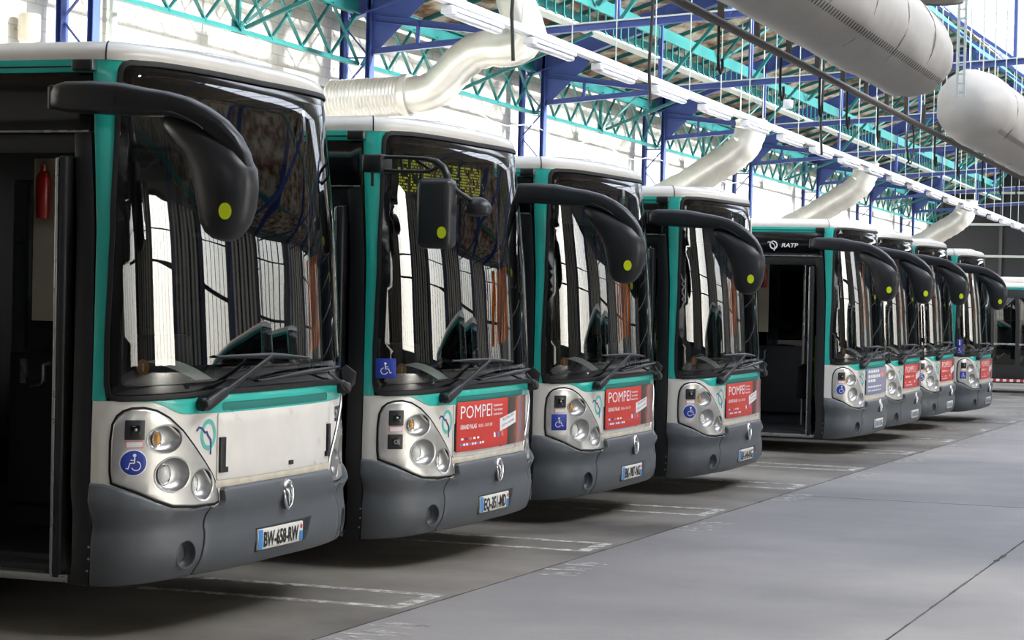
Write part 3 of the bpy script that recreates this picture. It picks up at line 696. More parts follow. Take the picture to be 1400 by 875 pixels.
def mirror_swan(B):
    yc = -1.37
    sec = [(-.590, 2.632, .02, .03), (-.583, 2.634, .045, .05), (-.56, 2.638, .065, .068), (-.51, 2.640, .076, .075), (-.36, 2.637, .080, .078), (-.205, 2.627, .080, .078), (-.06, 2.611, .068, .07), (.05, 2.602, .060, .065)]
    V = [(Vector((x, yc, z)), Vector((0, wy, 0)), Vector((0, 0, hz))) for x, z, hz, wy in sec]
    bend = [(.15, 2.578, .056), (.24, 2.538, .052), (.32, 2.485, .050), (.385, 2.42, .046), (.43, 2.35, .040), (.452, 2.29, .03)]
    allc = [(x, z) for x, z, *_ in sec]+[(x, z) for x, z, _ in bend]
    for i, (x, z, h) in enumerate(bend):
        k = len(sec)+i; a = allc[k-1]; b = allc[min(k+1, len(allc)-1)]; t = Vector((b[0]-a[0], 0, b[1]-a[1])).normalized()
        V.append((Vector((x, yc+.01*i, z)), Vector((0, .062-.004*i, 0)), Vector((-t.z, 0, t.x))*h))
    mr = loft('mirror_arm', V, 'mirror_black', B, n=28, p=3.6)
    hs_ = [(.045, 2.575, .02, .02), (.06, 2.555, .06, .05), (.115, 2.50, .120, .085), (.185, 2.44, .150, .105), (.265, 2.375, .168, .118), (.318, 2.29, .172, .124), (.338, 2.20, .158, .124), (.343, 2.11, .144, .118), (.338, 2.04, .128, .104), (.335, 1.99, .10, .084), (.338, 1.96, .066, .055), (.342, 1.945, .02, .02)]
    ho = loft('mirror_housing', [(Vector((x, -1.31, z)), Vector((rx, 0, 0)), Vector((0, ry, 0))) for x, z, rx, ry in hs_], 'mirror_black', mr, n=24, p=2.3)
    mk('mirror_face', [(.19, -1.20, 2.33), (.34, -1.19, 2.33), (.36, -1.19, 2.02), (.24, -1.20, 2.02)], [(0, 1, 2, 3)], 'mirror_glass', mr, smooth=False)
    tube('arm_joint', [Vector((-.205, yc+.081*math.cos(t), 2.627+.083*math.sin(t))) for t in np.linspace(0, 2*math.pi, 25)[:-1]], .0035, 'seam_black', mr, n=6, closed=True)
    n_ = Vector((.245, -.965, -.08)).normalized(); a = Vector((-n_.y, n_.x, 0)).normalized(); b = n_.cross(a)
    c = Vector((.394, -1.4255, 2.087))
    ds = [c+a*.031*math.cos(t)+b*.040*math.sin(t) for t in np.linspace(0, 2*math.pi, 25)[:-1]]
    mk('yellow_dot', ds+[q+n_*.004 for q in ds], [tuple(range(24, 48))]+[(i, (i+1) % 24, 24+(i+1) % 24, 24+i) for i in range(24)], 'yellow_dot', mr)
    bk = bx('mirror_bracket', (-.605, -.585), (-1.40, -1.24), (2.58, 2.70), 'black_plastic', mr, bevel=.004)
    bx('bracket_edge', (-.612, -.604), (-1.40, -1.30), (2.585, 2.69), 'steel', mr)
    tube('mirror_cable', [(.03, -1.40, 2.565), (.10, -1.44, 2.56), (.17, -1.45, 2.535), (.24, -1.44, 2.50), (.27, -1.43, 2.475)], .004, 'cable', mr, n=6)
    return mr
def mirror_square(B):
    y = -1.36
    mr = bx('mirror_arm', (-.385, -.25), (-1.42, -1.24), (2.565, 2.68), 'black_plastic', B, bevel=.012)
    bx('bracket_edge', (-.392, -.384), (-1.41, -1.3), (2.57, 2.675), 'steel', mr)
    tube('arm_tube', [(-.26, y, 2.663), (-.1, y, 2.66), (.03, y, 2.652), (.10, y, 2.635), (.15, y, 2.595), (.175, y, 2.54), (.185, y, 2.42), (.195, y, 2.3)], [.013, .013, .014, .02, .024, .026, .022, .016], 'black_plastic', mr, n=10)
    tube('arm_tube', [(-.26, y, 2.578), (0, y, 2.572), (.06, y, 2.575), (.115, y, 2.60)], .012, 'black_plastic', mr, n=8)
    tube('arm_tube', [(-.14, y, 2.655), (-.13, y, 2.578)], .009, 'black_plastic', mr, n=6)
    tube('arm_tube', [(-.05, y+.02, 2.65), (.06, y+.02, 2.58)], .010, 'black_plastic', mr, n=8)
    tube('bracket_pin', [(-.335, y, 2.57), (-.335, y, 2.48)], .012, 'black_plastic', mr, n=8)
    bx('mirror_housing', (-.012, .225), (-1.43, -1.28), (2.09, 2.53), 'mirror_black', mr, bevel=.045, seg=4)
    mk('mirror_face', [(0.02, -1.278, 2.13), (.19, -1.278, 2.13), (.19, -1.278, 2.49), (.02, -1.278, 2.49)], [(0, 1, 2, 3)], 'mirror_glass', mr, smooth=False)
    tube('dome_arm', [(.185, y, 2.50), (.24, -1.30, 2.44), (.29, -1.24, 2.40)], .016, 'black_plastic', mr, n=8)
    loft('dome_mirror', [(Vector((.32, -1.2, z)), Vector((rx, 0, 0)), Vector((0, rx*.8, 0))) for z, rx in ((2.42, .02), (2.41, .05), (2.385, .08), (2.35, .095), (2.32, .09), (2.305, .06), (2.30, .02))], 'mirror_black', mr, n=18)
    ds = [Vector((.175+.03*math.cos(t), -1.432, 2.19+.037*math.sin(t))) for t in np.linspace(0, 2*math.pi, 25)[:-1]]
    mk('yellow_dot', ds+[q+Vector((0, -.003, 0)) for q in ds], [tuple(range(24, 48))]+[(i, (i+1) % 24, 24+(i+1) % 24, 24+i) for i in range(24)], 'yellow_dot', mr)
    return mr
def plate(B, txt):
    off = .036; a0, a1, z0, z1 = -.33, .19, .328, .438
    pl = patch('number_plate', rrect(a0, z0, a1, z1, .008), 'plate_white', B, h=off, t=-.02, r=.003)
    patch('plate_band', [(a0+.003, z0+.003), (a0+.048, z0+.003), (a0+.048, z1-.003), (a0+.003, z1-.003)], 'plate_blue', pl, h=off+.001, t=-off+.001, r=.0004, st=.02)
    patch('plate_band', [(a1-.045, z0+.003), (a1-.003, z0+.003), (a1-.003, z0+.058), (a1-.045, z0+.058)], 'plate_blue', pl, h=off+.001, t=-off+.001, r=.0004, st=.02)
    flat('plate_region_mark', *disc(a1-.024, z1-.028, .014, .014, 14), 'plate_red', pl, off+.001)
    if txt: flat('plate_text', *text2(txt, a0+.056, z0+.016, .080, .405, bold=.03), 'plate_black', pl, off+.0025)
    else:
        for i in range(7): flat('plate_text', [(a0+.07+.055*i, z0+.022), (a0+.10+.055*i, z0+.022), (a0+.10+.055*i, z1-.022), (a0+.07+.055*i, z1-.022)], [(0, 1, 2, 3)], 'interior_grey', pl, off+.0015)
def poster(B):
    o = .0235; P = patch('poster', [(-.645, .757), (.645, .757), (.645, 1.086), (-.645, 1.086)], 'poster_red', B, h=o, t=-.018, r=.001)
    flat('poster_picture', [(.21+.435*i/6, z) for i in range(7) for z in (.757, 1.086)], [(2*i, 2*i+2, 2*i+3, 2*i+1) for i in range(6)], 'poster_picture', P, o+.001)
    w = 'sign_white'; e = o+.0012
    v, f = text2('POMPEI', -.60, .975, .085, .50); flat('poster_title', v, f, w, P, e)
    for i, t in enumerate(('Promenade immersive', 'Trésors archéologiques', 'Nouvelles découvertes')):
        flat('poster_line', *text2(t, -.07, 1.035-.03*i, .017, .17, bold=.02), w, P, e)
    flat('poster_venue', *text2('GRAND PALAIS', -.60, .905, .03, .24, bold=.02), w, P, e)
    flat('poster_dates', *text2('1ER JUIL. - 2 NOV. 2020', -.33, .908, .02, .24, bold=.01), w, P, e)
    for i in range(9):
        a = -.60+.042*i; flat('sponsor_mark', [(a, .795), (a+.03, .795), (a+.03, .81), (a, .81)], [(0, 1, 2, 3)], ('plate_blue', w, w)[i % 3], P, e)
    for i in range(5):
        a = -.59+.06*i; flat('sponsor_mark', [(a, .832), (a+.035, .832), (a+.035, .846), (a, .846)], [(0, 1, 2, 3)], (w, 'sign_blue', 'poster_orange', w, w)[i], P, e)
    for i in range(3):
        a = -.06+.075*i; flat('sponsor_mark', [(a, .825), (a+.04, .825), (a+.03, .855), (a, .86)], [(0, 1, 2, 3)], (w, 'plate_blue', 'poster_orange')[i], P, e)
    tg = [(.055, .858), (.375, .905), (.375, .985), (.05, .945)]
    tl = patch('poster_tag', tg, w, P, h=o+.004, t=-(o+.001), r=.0005)
    def tilt(v): return [(a, z+(a-.055)*.14) for a, z in v]
    v, f = text2('PROLONGATION', .095, .918, .022, .23); flat('tag_text', tilt(v), f, 'interior_grey', tl, o+.0048)
    v, f = text2("JUSQU'AU 2 NOVEMBRE", .085, .882, .016, .25); flat('tag_text', tilt(v), f, 'interior_grey', tl, o+.0048)
    return P
def poster_grey(B):
    o = .0235; P = patch('poster', [(-.645, .757), (.645, .757), (.645, 1.086), (-.645, 1.086)], 'poster_grey', B, h=o, t=-.018, r=.001)
    e = o+.0012
    for z, a1, h_ in ((1.03, -.1, .035), (.965, 0, .04), (.915, -.25, .035), (.845, .05, .02), (.80, .05, .012)):
        a = -.58
        while a < a1:
            w_ = random.uniform(.07, .13); flat('poster_lettering', [(a, z), (a+w_, z), (a+w_, z+h_), (a, z+h_)], [(0, 1, 2, 3)], 'sign_white', P, e); a += w_+.025
    flat('poster_shape', [(.08, 1.0), (.2, .95), (.36, .97), (.38, 1.02), (.2, 1.07), (.1, 1.06)], [(0, 1, 2, 3, 4, 5)], 'poster_orange', P, e)
    flat('poster_side', [(.25, .765), (.64, .765), (.64, .96), (.25, .93)], [(0, 1, 2, 3)], 'grey_paint', P, e)
    return P
def badge_round(B, face):
    s_ = patch('wheelchair_sign', ell(-1.217, .842, .069, .066, 28), 'sign_white', B, h=.014, t=-.01, r=.0006)
    patch('sign_face', ell(-1.217, .842, .064, .061, 28), 'sign_blue', s_, h=.0150, t=-.0135, r=.0004, st=.03)
    v, f = wheelchair(-1.212, .842, .066, face); flat('sign_figure', v, f, 'sign_white', s_, .0162)
def badge_square(B, a, z, k, off, up_arrow=False, border='sign_blue'):
    s_ = patch('wheelchair_sign', rrect(a-k, z-k, a+k, z+k, .006), border, B, h=off, t=-off+.002, r=.0006)
    v, f = wheelchair(a-.08*k, z-.04*k, k*.95); flat('sign_figure', v, f, 'sign_white', s_, off+.0008)
    if up_arrow:
        t_ = patch('boarding_sign', rrect(a-k*.7, z+k*1.15, a+k*.9, z+k*3, .004), 'sign_blue', B, h=off, t=-off+.002, r=.0006)
        flat('boarding_figure', *join2(disc(a+.1*k, z+2.6*k, .18*k, .2*k, 12), ribbon([(a+.1*k, z+2.3*k), (a+.1*k, z+1.4*k)], .3*k)), 'sign_white', t_, off+.0008)
def second_button(hp):
    bt = patch('button_box', rrect(-1.266, .805, -1.17, .9, .004), 'black_plastic', hp, h=.024, t=-.005, r=.003)
    patch('button_ring', rrect(-1.242, .828, -1.194, .878, .008), 'black_gloss', bt, h=.028, t=-.02, r=.002)
    flat('button', *annulus(-1.218, .853, .013, .014, .005, .005, 16), 'steel', bt, .0295)
def side_logo(B, k=1):
    off = .004; S = lambda x: -s_x(x)
    a = S(-1.055)
    rg = flat('operator_logo', *join2(annulus(a, 2.617, .052, .055, .016, .017), ribbon([(a-.075, 2.648), (a-.06, 2.655), (a-.02, 2.645), (a, 2.63), (a+.018, 2.60), (a+.004, 2.545)], .013)), 'sign_white', B, off)
    flat('operator_name', *text2('RATP', S(-.955), 2.592, .05, .215, shear=.25, bold=.03), 'sign_white', B, off)

BP = {1: (-5.261, 10.75, .057), 2: (-5.287, 14.103, -.01), 3: (-5.357, 17.546, -.013), 4: (-5.219, 20.892, -.041), 5: (-5.263, 28.007, -.017), 6: (-5.336, 31.113, -.015), 7: (-5.399, 34.675, 0), 8: (-5.294, 38.211, -.034)}
LB = {1: 'white and teal city bus with bare white hood and plate BW-658-RW', 2: 'white and teal city bus with square tube mirror and plate EQ-351-MD',
      3: 'white and teal city bus with red poster and square wheelchair sign beside its headlamps', 4: 'white and teal city bus with red poster, standing next to the empty bay',
      5: 'white and teal city bus with grey poster and white lettering over its open door', 6: 'white and teal city bus with red poster, beside the bus with the grey poster',
      7: 'white and teal city bus with red poster, second beyond the grey-poster bus', 8: 'white and teal city bus with two blue signs in its windscreen, last of the row'}
proto = build_bus()
def place(B, loc, yaw, floorz=0, lean=LEAN):
    B.location = loc; B.rotation_euler = (lean, 0, yaw)
    for c in B.children:
        if c.name.startswith('wheel') and 'wy' in c.keys():
            c.location.z = .48-(loc[2]-floorz)-lean*c['wy']
buses = {1: proto}
for k in range(2, 9): buses[k] = copy_tree(proto)
opp = [copy_tree(proto) for _ in range(2)]
far_bus = copy_tree(proto)
sw = None; ps = None
for k in range(1, 9):
    B = buses[k]
    if k == 2: mirror_square(B)
    else:
        if sw is None: sw = mirror_swan(B)
        else: copy_tree(sw, B)
    plate(B, {1: 'BW-658-RW', 2: 'EQ-351-MD', 3: 'BK-987-NG', 4: 'BX-646-NG'}.get(k))
    if k in (2, 3, 4, 6, 7, 8):
        if ps is None: ps = poster(B)
        else: copy_tree(ps, B)
    if k == 5: poster_grey(B); side_logo(B)
    hp = [c for c in B.children if c.name.startswith('headlamp_panel')][0]
    if k in (1, 4, 5, 6, 7): badge_round(hp, -1 if k == 1 else 1)
    if k == 2: second_button(hp); badge_square(B, -1.287, 1.322, .063, .018)
    if k == 3: badge_square(hp, -1.217, .842, .064, .0145)
    if k == 8: badge_square(hp, -1.217, .842, .06, .0145); badge_square(B, -1.30, 1.255, .062, .018, up_arrow=True)
    if k == 1:
        flat('fleet_number', *text2('5277', .80, .95, .085, .18, bold=.03), 'interior_dark', B, .004)
    if k == 2:
        db = [c for c in B.children if c.name.startswith('destination_display')][0]
        rn = random.Random(5); VV = []; FF = []
        for cx_ in range(64):
            for cz_ in range(11):
                if rn.random() < (.62 if (cx_ % 9) < 7 else .08):
                    y_, z_ = -.78+.0245*cx_, 2.48+.02*cz_; b_ = len(VV)
                    VV += [(-.414, y_, z_), (-.414, y_+.014, z_), (-.414, y_+.014, z_+.012), (-.414, y_, z_+.012)]; FF.append((b_, b_+1, b_+2, b_+3))
        dt = mk('display_dots', VV, FF, 'led', db, smooth=False, recalc=False); dt['kind'] = 'stuff'
    x, y, z = BP[k]
    tag(B, LB[k], 'bus', 'city buses parked side by side')
    place(B, (x, y, z), YAW)
copy_tree(sw, far_bus)

# far bus beyond the row, and two buses across the lane
FZ = -.2
place(far_bus, (-1.6, 61.0, FZ), 0, FZ, 0)
tag(far_bus, 'white and teal city bus seen side on with red and white striped sill', 'bus')
for i in range(24):
    patch('sill_stripe', [(-s_x(-5.0-.09*i), .30), (-s_x(-4.91-.09*i), .30), (-s_x(-4.91-.09*i), .37), (-s_x(-5.0-.09*i), .37)], 'red_stripe' if i % 2 else 'sign_white', far_bus, h=.006, t=0, r=.001, st=.2)
bx('roof_unit', (-8.5, -4.5), (-.8, .8), (2.93, 3.12), 'white_paint', far_bus, bevel=.05)
for i, B in enumerate(opp):
    tag(B, ['white and teal city bus facing the row from across the lane', 'white and teal city bus across the lane, second of the facing pair'][i], 'bus')
    place(B, (7.5, 34+5.2*i, 0), math.pi, 0, 0)

# ------------------------------------------------------------------ hall: floor
floor = empty('floor'); tag(floor, None, None, kind='structure')
def slab(name, x0, x1, y0, y1, mat, z=0):
    g = .006
    ys = [y for y in (y0, 44, 58, y1) if y0 <= y <= y1]; ys = sorted(set(ys))
    hz = lambda y: FZ*min(1, max(0, (y-44)/14))
    V = []; F = []
    for y in ys:
        yy = y+(g if y == y0 else -g if y == y1 else 0)
        V += [(x0+g, yy, hz(y)), (x1-g, yy, hz(y)), (x1-g, yy, hz(y)-.15), (x0+g, yy, hz(y)-.15)]
    n = len(ys)
    for i in range(n-1):
        for k in range(4): F.append((4*i+k, 4*i+(k+1) % 4, 4*i+4+(k+1) % 4, 4*i+4+k))
    F += [(3, 2, 1, 0), tuple(4*(n-1)+k for k in range(4))]
    return mk(name, V, F, mat, floor, smooth=False)
slab('bay_slab', -18.7, -4.7, -20, 112, 'bay_concrete')
ycut = [-20, 4, 20.4, 37, 54, 72, 90, 112]
for a, b in zip(ycut[:-1], ycut[1:]):
    slab('lane_slab', -4.7, -2.08, a, b, 'lane_concrete'); slab('lane_slab', -2.08, 5.2, a, b, 'lane_concrete')
slab('bay_slab', 5.2, 18.7, -20, 112, 'bay_concrete')
mk('joint_bed', [(-18.7, -20, -.012), (18.7, -20, -.012), (18.7, 44, -.012), (-18.7, 44, -.012), (18.7, 58, FZ-.012), (-18.7, 58, FZ-.012), (18.7, 112, FZ-.012), (-18.7, 112, FZ-.012)], [(0, 1, 2, 3), (3, 2, 4, 5), (5, 4, 6, 7)], 'joint_dirt', floor, smooth=False)
# ragged dirt along the two long joints
def ragged(x, w, y0, y1, nm):
    V = []; F = []; n = int((y1-y0)/.12)
    for i in range(n+1):
        y = y0+(y1-y0)*i/n; k = w*random.uniform(.3, 1)*(1 if random.random() > .1 else 2.5)
        V += [(x-k*random.uniform(.4, 1), y, .0015), (x+k*random.uniform(.4, 1), y, .0015)]
        if i: F.append((2*i-2, 2*i-1, 2*i+1, 2*i))
    mk(nm, V, F, 'joint_dirt', floor, smooth=False, recalc=False)
ragged(-4.7, .012, 6, 44, 'joint_crack'); ragged(-2.08, .013, 6, 44, 'joint_crack')
V = []; F = []
for i in range(40):
    x = -4.5+i*.12; V += [(x, 20.4-random.uniform(.004, .012), .0015), (x, 20.4+random.uniform(.004, .012), .0015)]
    if i: F.append((2*i-2, 2*i, 2*i+1, 2*i-1))
mk('joint_crack', V, F, 'joint_dirt', floor, smooth=False, recalc=False)
def pline(x0, x1, y0, y1):
    mk('bay_line', [(x0, y0, .002), (x1, y0, .002), (x1, y1, .002), (x0, y1, .002)], [(0, 1, 2, 3)], 'worn_line', floor, smooth=False)
for i, (ya, yb) in enumerate([(8.1, 8.7), (11.32, 11.92), (14.66, 15.22), (17.84, 18.45), (21.1, 21.72), (24.1, 24.65), (27.5, 28.1), (30.8, 31.4), (34.2, 34.8), (37.6, 38.2), (41, 41.6)]):
    pline(-12, -4.86, ya-.05, ya+.05); pline(-12, -4.86, yb-.05, yb+.05); pline(-4.86, -4.76, ya-.05, yb+.05)
    y = yb+1.3                                   # worn bay number at the lane edge
    for q in range(3):
        a = y+.30*q; V = [(-4.66+random.uniform(-.04, .04)+.22*(j % 2)+.02*j, a+.05*j+random.uniform(-.03, .03)) for j in range(5)]
        v, f = ribbon(V, .05); mk('bay_number', [(p[0], p[1], .002) for p in v], f, 'worn_line', floor, smooth=False, recalc=False)

# ------------------------------------------------------------------ hall: walls and roof
wl = bx('wall_left', (-18.9, -18.6), (-20, 112), (FZ-.1, 8.2), 'white_brick'); tag(wl, None, None, kind='structure')
EX, EZ, PX, PZ = -18.9, 7.95, -10.4, 10.75
SL = (PZ-EZ)/(PX-EX)
roofz = lambda x: EZ+(abs(EX)-abs(x))*SL
YC = [29.3+10.4*k for k in range(-5, 9)]
for nm, sg in (('ceiling_left', -1), ('ceiling_right', 1)):
    V = [(sg*18.9, -20, EZ), (sg*10.4, -20, PZ), (sg*10.4, 112, PZ), (sg*18.9, 112, EZ)]
    V += [(x, y, z+.12) for x, y, z in V]
    cl = mk(nm, V, [(0, 1, 2, 3), (7, 6, 5, 4), (0, 4, 5, 1), (1, 5, 6, 2), (2, 6, 7, 3), (3, 7, 4, 0)], 'roof_boards', smooth=False); tag(cl, None, None, kind='structure')
    if sg < 0:
        ceil_l = cl
        y = 22.0
        while y < 110:
            beam('rafter', (-18.6, y, roofz(-18.6)-.06), (-10.4, y, roofz(-10.4)-.05), .06, .09, 'teal_steel', cl); y += 1.5
        for x in (-16.4, -12.6, -10.5):
            for a, b in zip(YC[:-1], YC[1:]): beam('purlin', (x, a, roofz(x)-.2), (x, b, roofz(x)-.2), .1, .18, 'teal_steel', cl)
    else:
        for x in (18, 14.5, 10.5): beam('purlin', (x, -20, roofz(x)-.15), (x, 112, roofz(x)-.15), .1, .18, 'teal_steel', cl)
# ridge lantern on the near slope: glazing bars and panes; boarding beyond is unseen, added to block sky light
sky = empty('window_1'); tag(sky, None, None, kind='structure')
RZ = PZ+1.05; LY0 = 7.0
y = LY0
while y < 112:
    beam('glazing_bar', (-10.4, y, PZ+.12), (0, y, RZ), .05, .10, 'white_steel', sky); y += 3.0
for t in (0, .5, 1): beam('glazing_rail', (-10.4*(1-t), LY0, PZ+.1+.95*t), (-10.4*(1-t), 112, PZ+.1+.95*t), .08, .10, 'blue_steel', sky)
mk('pane', [(-10.4, LY0, PZ+.18), (0, LY0, RZ+.06), (0, 112, RZ+.06), (-10.4, 112, PZ+.18)], [(0, 1, 2, 3)], 'hall_glass', sky, smooth=False)
GX = 5.5; GZ = RZ+(PZ-RZ)*GX/10.4  # unseen far-slope glazing, added to brighten the bus fronts
y = LY0
while y < 112: beam('glazing_bar', (0, y, RZ), (GX, y, GZ+.05), .05, .10, 'white_steel', sky); y += 3.0
beam('glazing_rail', (GX, LY0, GZ), (GX, 112, GZ), .08, .12, 'blue_steel', sky)
mk('pane', [(0, LY0, RZ+.06), (GX, LY0, GZ+.08), (GX, 112, GZ+.08), (0, 112, RZ+.06)], [(0, 1, 2, 3)], 'hall_glass', sky, smooth=False)
V = [(GX, -20, GZ), (10.4, -20, PZ), (10.4, 112, PZ), (GX, 112, GZ)]; V += [(x, y, z+.12) for x, y, z in V]
c2 = mk('ceiling_far_blocker', V, [(0, 1, 2, 3), (7, 6, 5, 4), (0, 4, 5, 1), (1, 5, 6, 2), (2, 6, 7, 3), (3, 7, 4, 0)], 'roof_boards', smooth=False); tag(c2, None, None, kind='structure')  # unseen boarding, added to keep bright sky out of the windscreen reflections
V = [(-10.4, -20, PZ), (0, -20, RZ), (GX, -20, GZ), (GX, LY0, GZ), (0, LY0, RZ), (-10.4, LY0, PZ)]; V += [(x, y, z+.12) for x, y, z in V]
c3 = mk('ceiling_front_blocker', V, [(0, 1, 4, 5), (1, 2, 3, 4), (11, 10, 7, 6), (10, 9, 8, 7)]+[(i, (i+1) % 6, 6+(i+1) % 6, 6+i) for i in range(6)], 'roof_boards', smooth=False); tag(c3, None, None, kind='structure')  # unseen opaque roof, added to darken the door sides of the buses
y = 6.0
while y < 110:
    beam('rafter', (GX+.1, y, GZ-.05), (10.4, y, PZ-.05), .06, .12, 'teal_steel', c2); y += 3
# right wall with tall glazed bays
wr = bx('wall_right', (18.6, 18.9), (-20, 112), (FZ-.1, 2.6), 'wall_grey'); tag(wr, None, None, kind='structure')
wt = bx('trim_1', (18.6, 18.9), (-20, 112), (7.6, 8.2), 'wall_grey'); tag(wt, None, None, kind='structure')
n = 0
for a, b in zip(YC[:-1], YC[1:]):
    p = bx('wall_pier', (18.55, 18.95), (b-.7, b+.7), (2.6, 7.6), 'wall_grey', wr)
    if len([q for q in YC if q < a]) % 2 == 0:  # alternate bays closed with toned strips, added to streak the windscreen reflections
        for q in range(12): bx('reflection_panel', (18.6, 18.85-.05*(q % 2)), (a+.7+.75*q, a+1.45+.75*q), (2.6, 7.6), ('beige_box', 'wall_grey', 'beige_strip', 'end_wall_dark')[(q*7+int(a)) % 4], wr)
        continue
    if False:
        bx('reflection_panel', (18.6, 18.85), (a+.7, b-.7), (2.6, 7.6), 'wall_grey', wr); continue
    n += 1; w = empty('window_%d' % (n+1), (18.75, (a+b)/2, 2.6)); tag(w, None, None, kind='structure')
    for i in range(7): beam('mullion', (18.75, a+.7+(9.0)*i/6, 2.6), (18.75, a+.7+9.0*i/6, 7.6), .09, .09, 'end_wall_dark', w)
    for z in (2.65, 4.2, 5.9, 7.55): beam('transom', (18.75, a+.7, z), (18.75, b-.7, z), .09, .09, 'end_wall_dark', w)
    mk('pane', [(18.76, a+.7, 2.6), (18.76, b-.7, 2.6), (18.76, b-.7, 7.6), (18.76, a+.7, 7.6)], [(0, 1, 2, 3)], 'dimmed_glass', w, smooth=False, keep=True)
wf = bx('wall_front_blocker', (-18.9, 18.9), (-20.3, -20), (-.1, 9.5), 'wall_grey'); tag(wf, None, None, kind='structure')  # unseen wall, added to cut the light reaching the bus door sides
# far gable wall: dark glazed front with rails
we = bx('wall_end', (-18.9, 18.9), (112, 112.3), (FZ-.1, 9.5), 'end_wall_dark'); tag(we, None, None, kind='structure')
for i in range(13): beam('facade_post', (-18+3*i, 111.9, FZ), (-18+3*i, 111.9, 9.4), .12, .15, 'interior_grey', we)
for z in (3.2, 5.0, 6.6, 8.2): beam('facade_rail', (-18.6, 111.85, z), (18.6, 111.85, z), .1, .12, 'pale_steel', we)
fc = empty('palisade_fence', (-10, 100, FZ)); tag(fc, 'grey palisade fence in front of the dark end wall', 'fence')
for i in range(70): beam('paling', (-17+.22*i, 100, FZ), (-17+.22*i, 100, 3.6), .06, .03, 'wall_grey', fc)
for z in (.4, 3.2): beam('fence_rail', (-17, 100.05, z), (-1.7, 100.05, z), .05, .08, 'wall_grey', fc)

# ------------------------------------------------------------------ columns, girders, trusses
def vis(y): return y > 15
for k, y in enumerate(YC):
    if not vis(y): continue
    for sx in (-1, 1):
        fz = FZ*min(1, max(0, (y-44)/14))
        c = empty('lattice_column', (sx*18.0, y, fz))
        tag(c, 'blue lattice steel column against the white wall' if sx < 0 else 'blue lattice steel column beside the tall windows', 'column', 'blue columns along the white wall' if sx < 0 else 'blue columns along the window wall')
        for dx in (-.28, .28): beam('column_leg', (sx*18.0+dx, y, fz), (sx*18.0+dx, y, 7.9), .22, .10, 'blue_steel', c, 'I', up=(1, 0, 0))
        zz_ = fz+.4; q = 0
        while zz_ < 7.0:
            beam('lacing_bar', (sx*18.0-.28*(1 if q % 2 else -1), y, zz_), (sx*18.0+.28*(1 if q % 2 else -1), y, zz_+.62), .06, .02, 'blue_steel', c)
            if q % 2 == 0: beam('batten', (sx*18.0-.28, y, zz_), (sx*18.0+.28, y, zz_), .08, .03, 'blue_steel', c)
            zz_ += .62; q += 1
    t = empty('roof_truss', (-18, y, 6.6)); tag(t, 'blue steel roof truss with knee bracket and thin posts', 'truss', 'blue roof trusses across the hall')
    rz = lambda x: roofz(x)-.45
    beam('rafter_beam', (-18.2, y, 7.55), (-10.4, y, rz(-10.4)), .22, .42, 'blue_steel', t, 'I')
    mk('haunch_plate', [(-17.75, y-.01, 7.9), (-17.75, y-.01, 6.55), (-16.6, y-.01, 7.65), (-16.4, y-.01, 8.1), (-17.75, y+.01, 7.9), (-17.75, y+.01, 6.55), (-16.6, y+.01, 7.65), (-16.4, y+.01, 8.1)],
       [(0, 1, 2, 3), (7, 6, 5, 4), (0, 4, 5, 1), (1, 5, 6, 2), (2, 6, 7, 3), (3, 7, 4, 0)], 'blue_steel', t, smooth=False, keep=True)
    beam('bracket_top', (-17.7, y, 7.38), (-14.7, y, 7.02), .14, .14, 'blue_steel', t, 'I'); beam('bracket_brace', (-17.7, y, 6.72), (-14.7, y, 6.98), .12, .12, 'blue_steel', t, 'I')
    beam('bracket_post', (-16.7, y, 6.8), (-16.7, y, 7.3), .06, .06, 'blue_steel', t)
    beam('tie_beam', (-14.8, y, 7.0), (-4.0, y, 7.72), .13, .13, 'blue_steel', t, 'I'); beam('tie_beam', (-14.8, y, 7.075), (-4.0, y, 7.795), .2, .03, 'pale_steel', t)
    beam('tie_beam', (-4, y, 7.72), (4, y, 7.72), .13, .13, 'blue_steel', t, 'I'); beam('tie_beam', (4, y, 7.72), (17.6, y, 6.9), .13, .13, 'blue_steel', t, 'I')
    for x in (-14.8, -12.6, -10.4): beam('post', (x, y, 7.0+(x+14.8)*.0667), (x, y, rz(x)), .09, .09, 'blue_steel', t)
    beam('post', (-6.5, y, 7.55), (-6.5, y, 12), .09, .09, 'blue_steel', t); beam('post', (-2, y, 7.72), (-2, y, 13), .09, .09, 'blue_steel', t)
    beam('diagonal', (-14.8, y, 7.05), (-12.6, y, rz(-12.6)), .07, .07, 'teal_steel', t); beam('diagonal', (-12.6, y, 7.15), (-10.4, y, rz(-10.4)), .07, .07, 'teal_steel', t)
    beam('diagonal', (-10.4, y, rz(-10.4)), (-6.5, y, 7.6), .07, .07, 'blue_steel', t)
    beam('rafter_beam', (18.2, y, 7.55), (10.4, y, rz(10.4)), .22, .42, 'blue_steel', t, 'I')
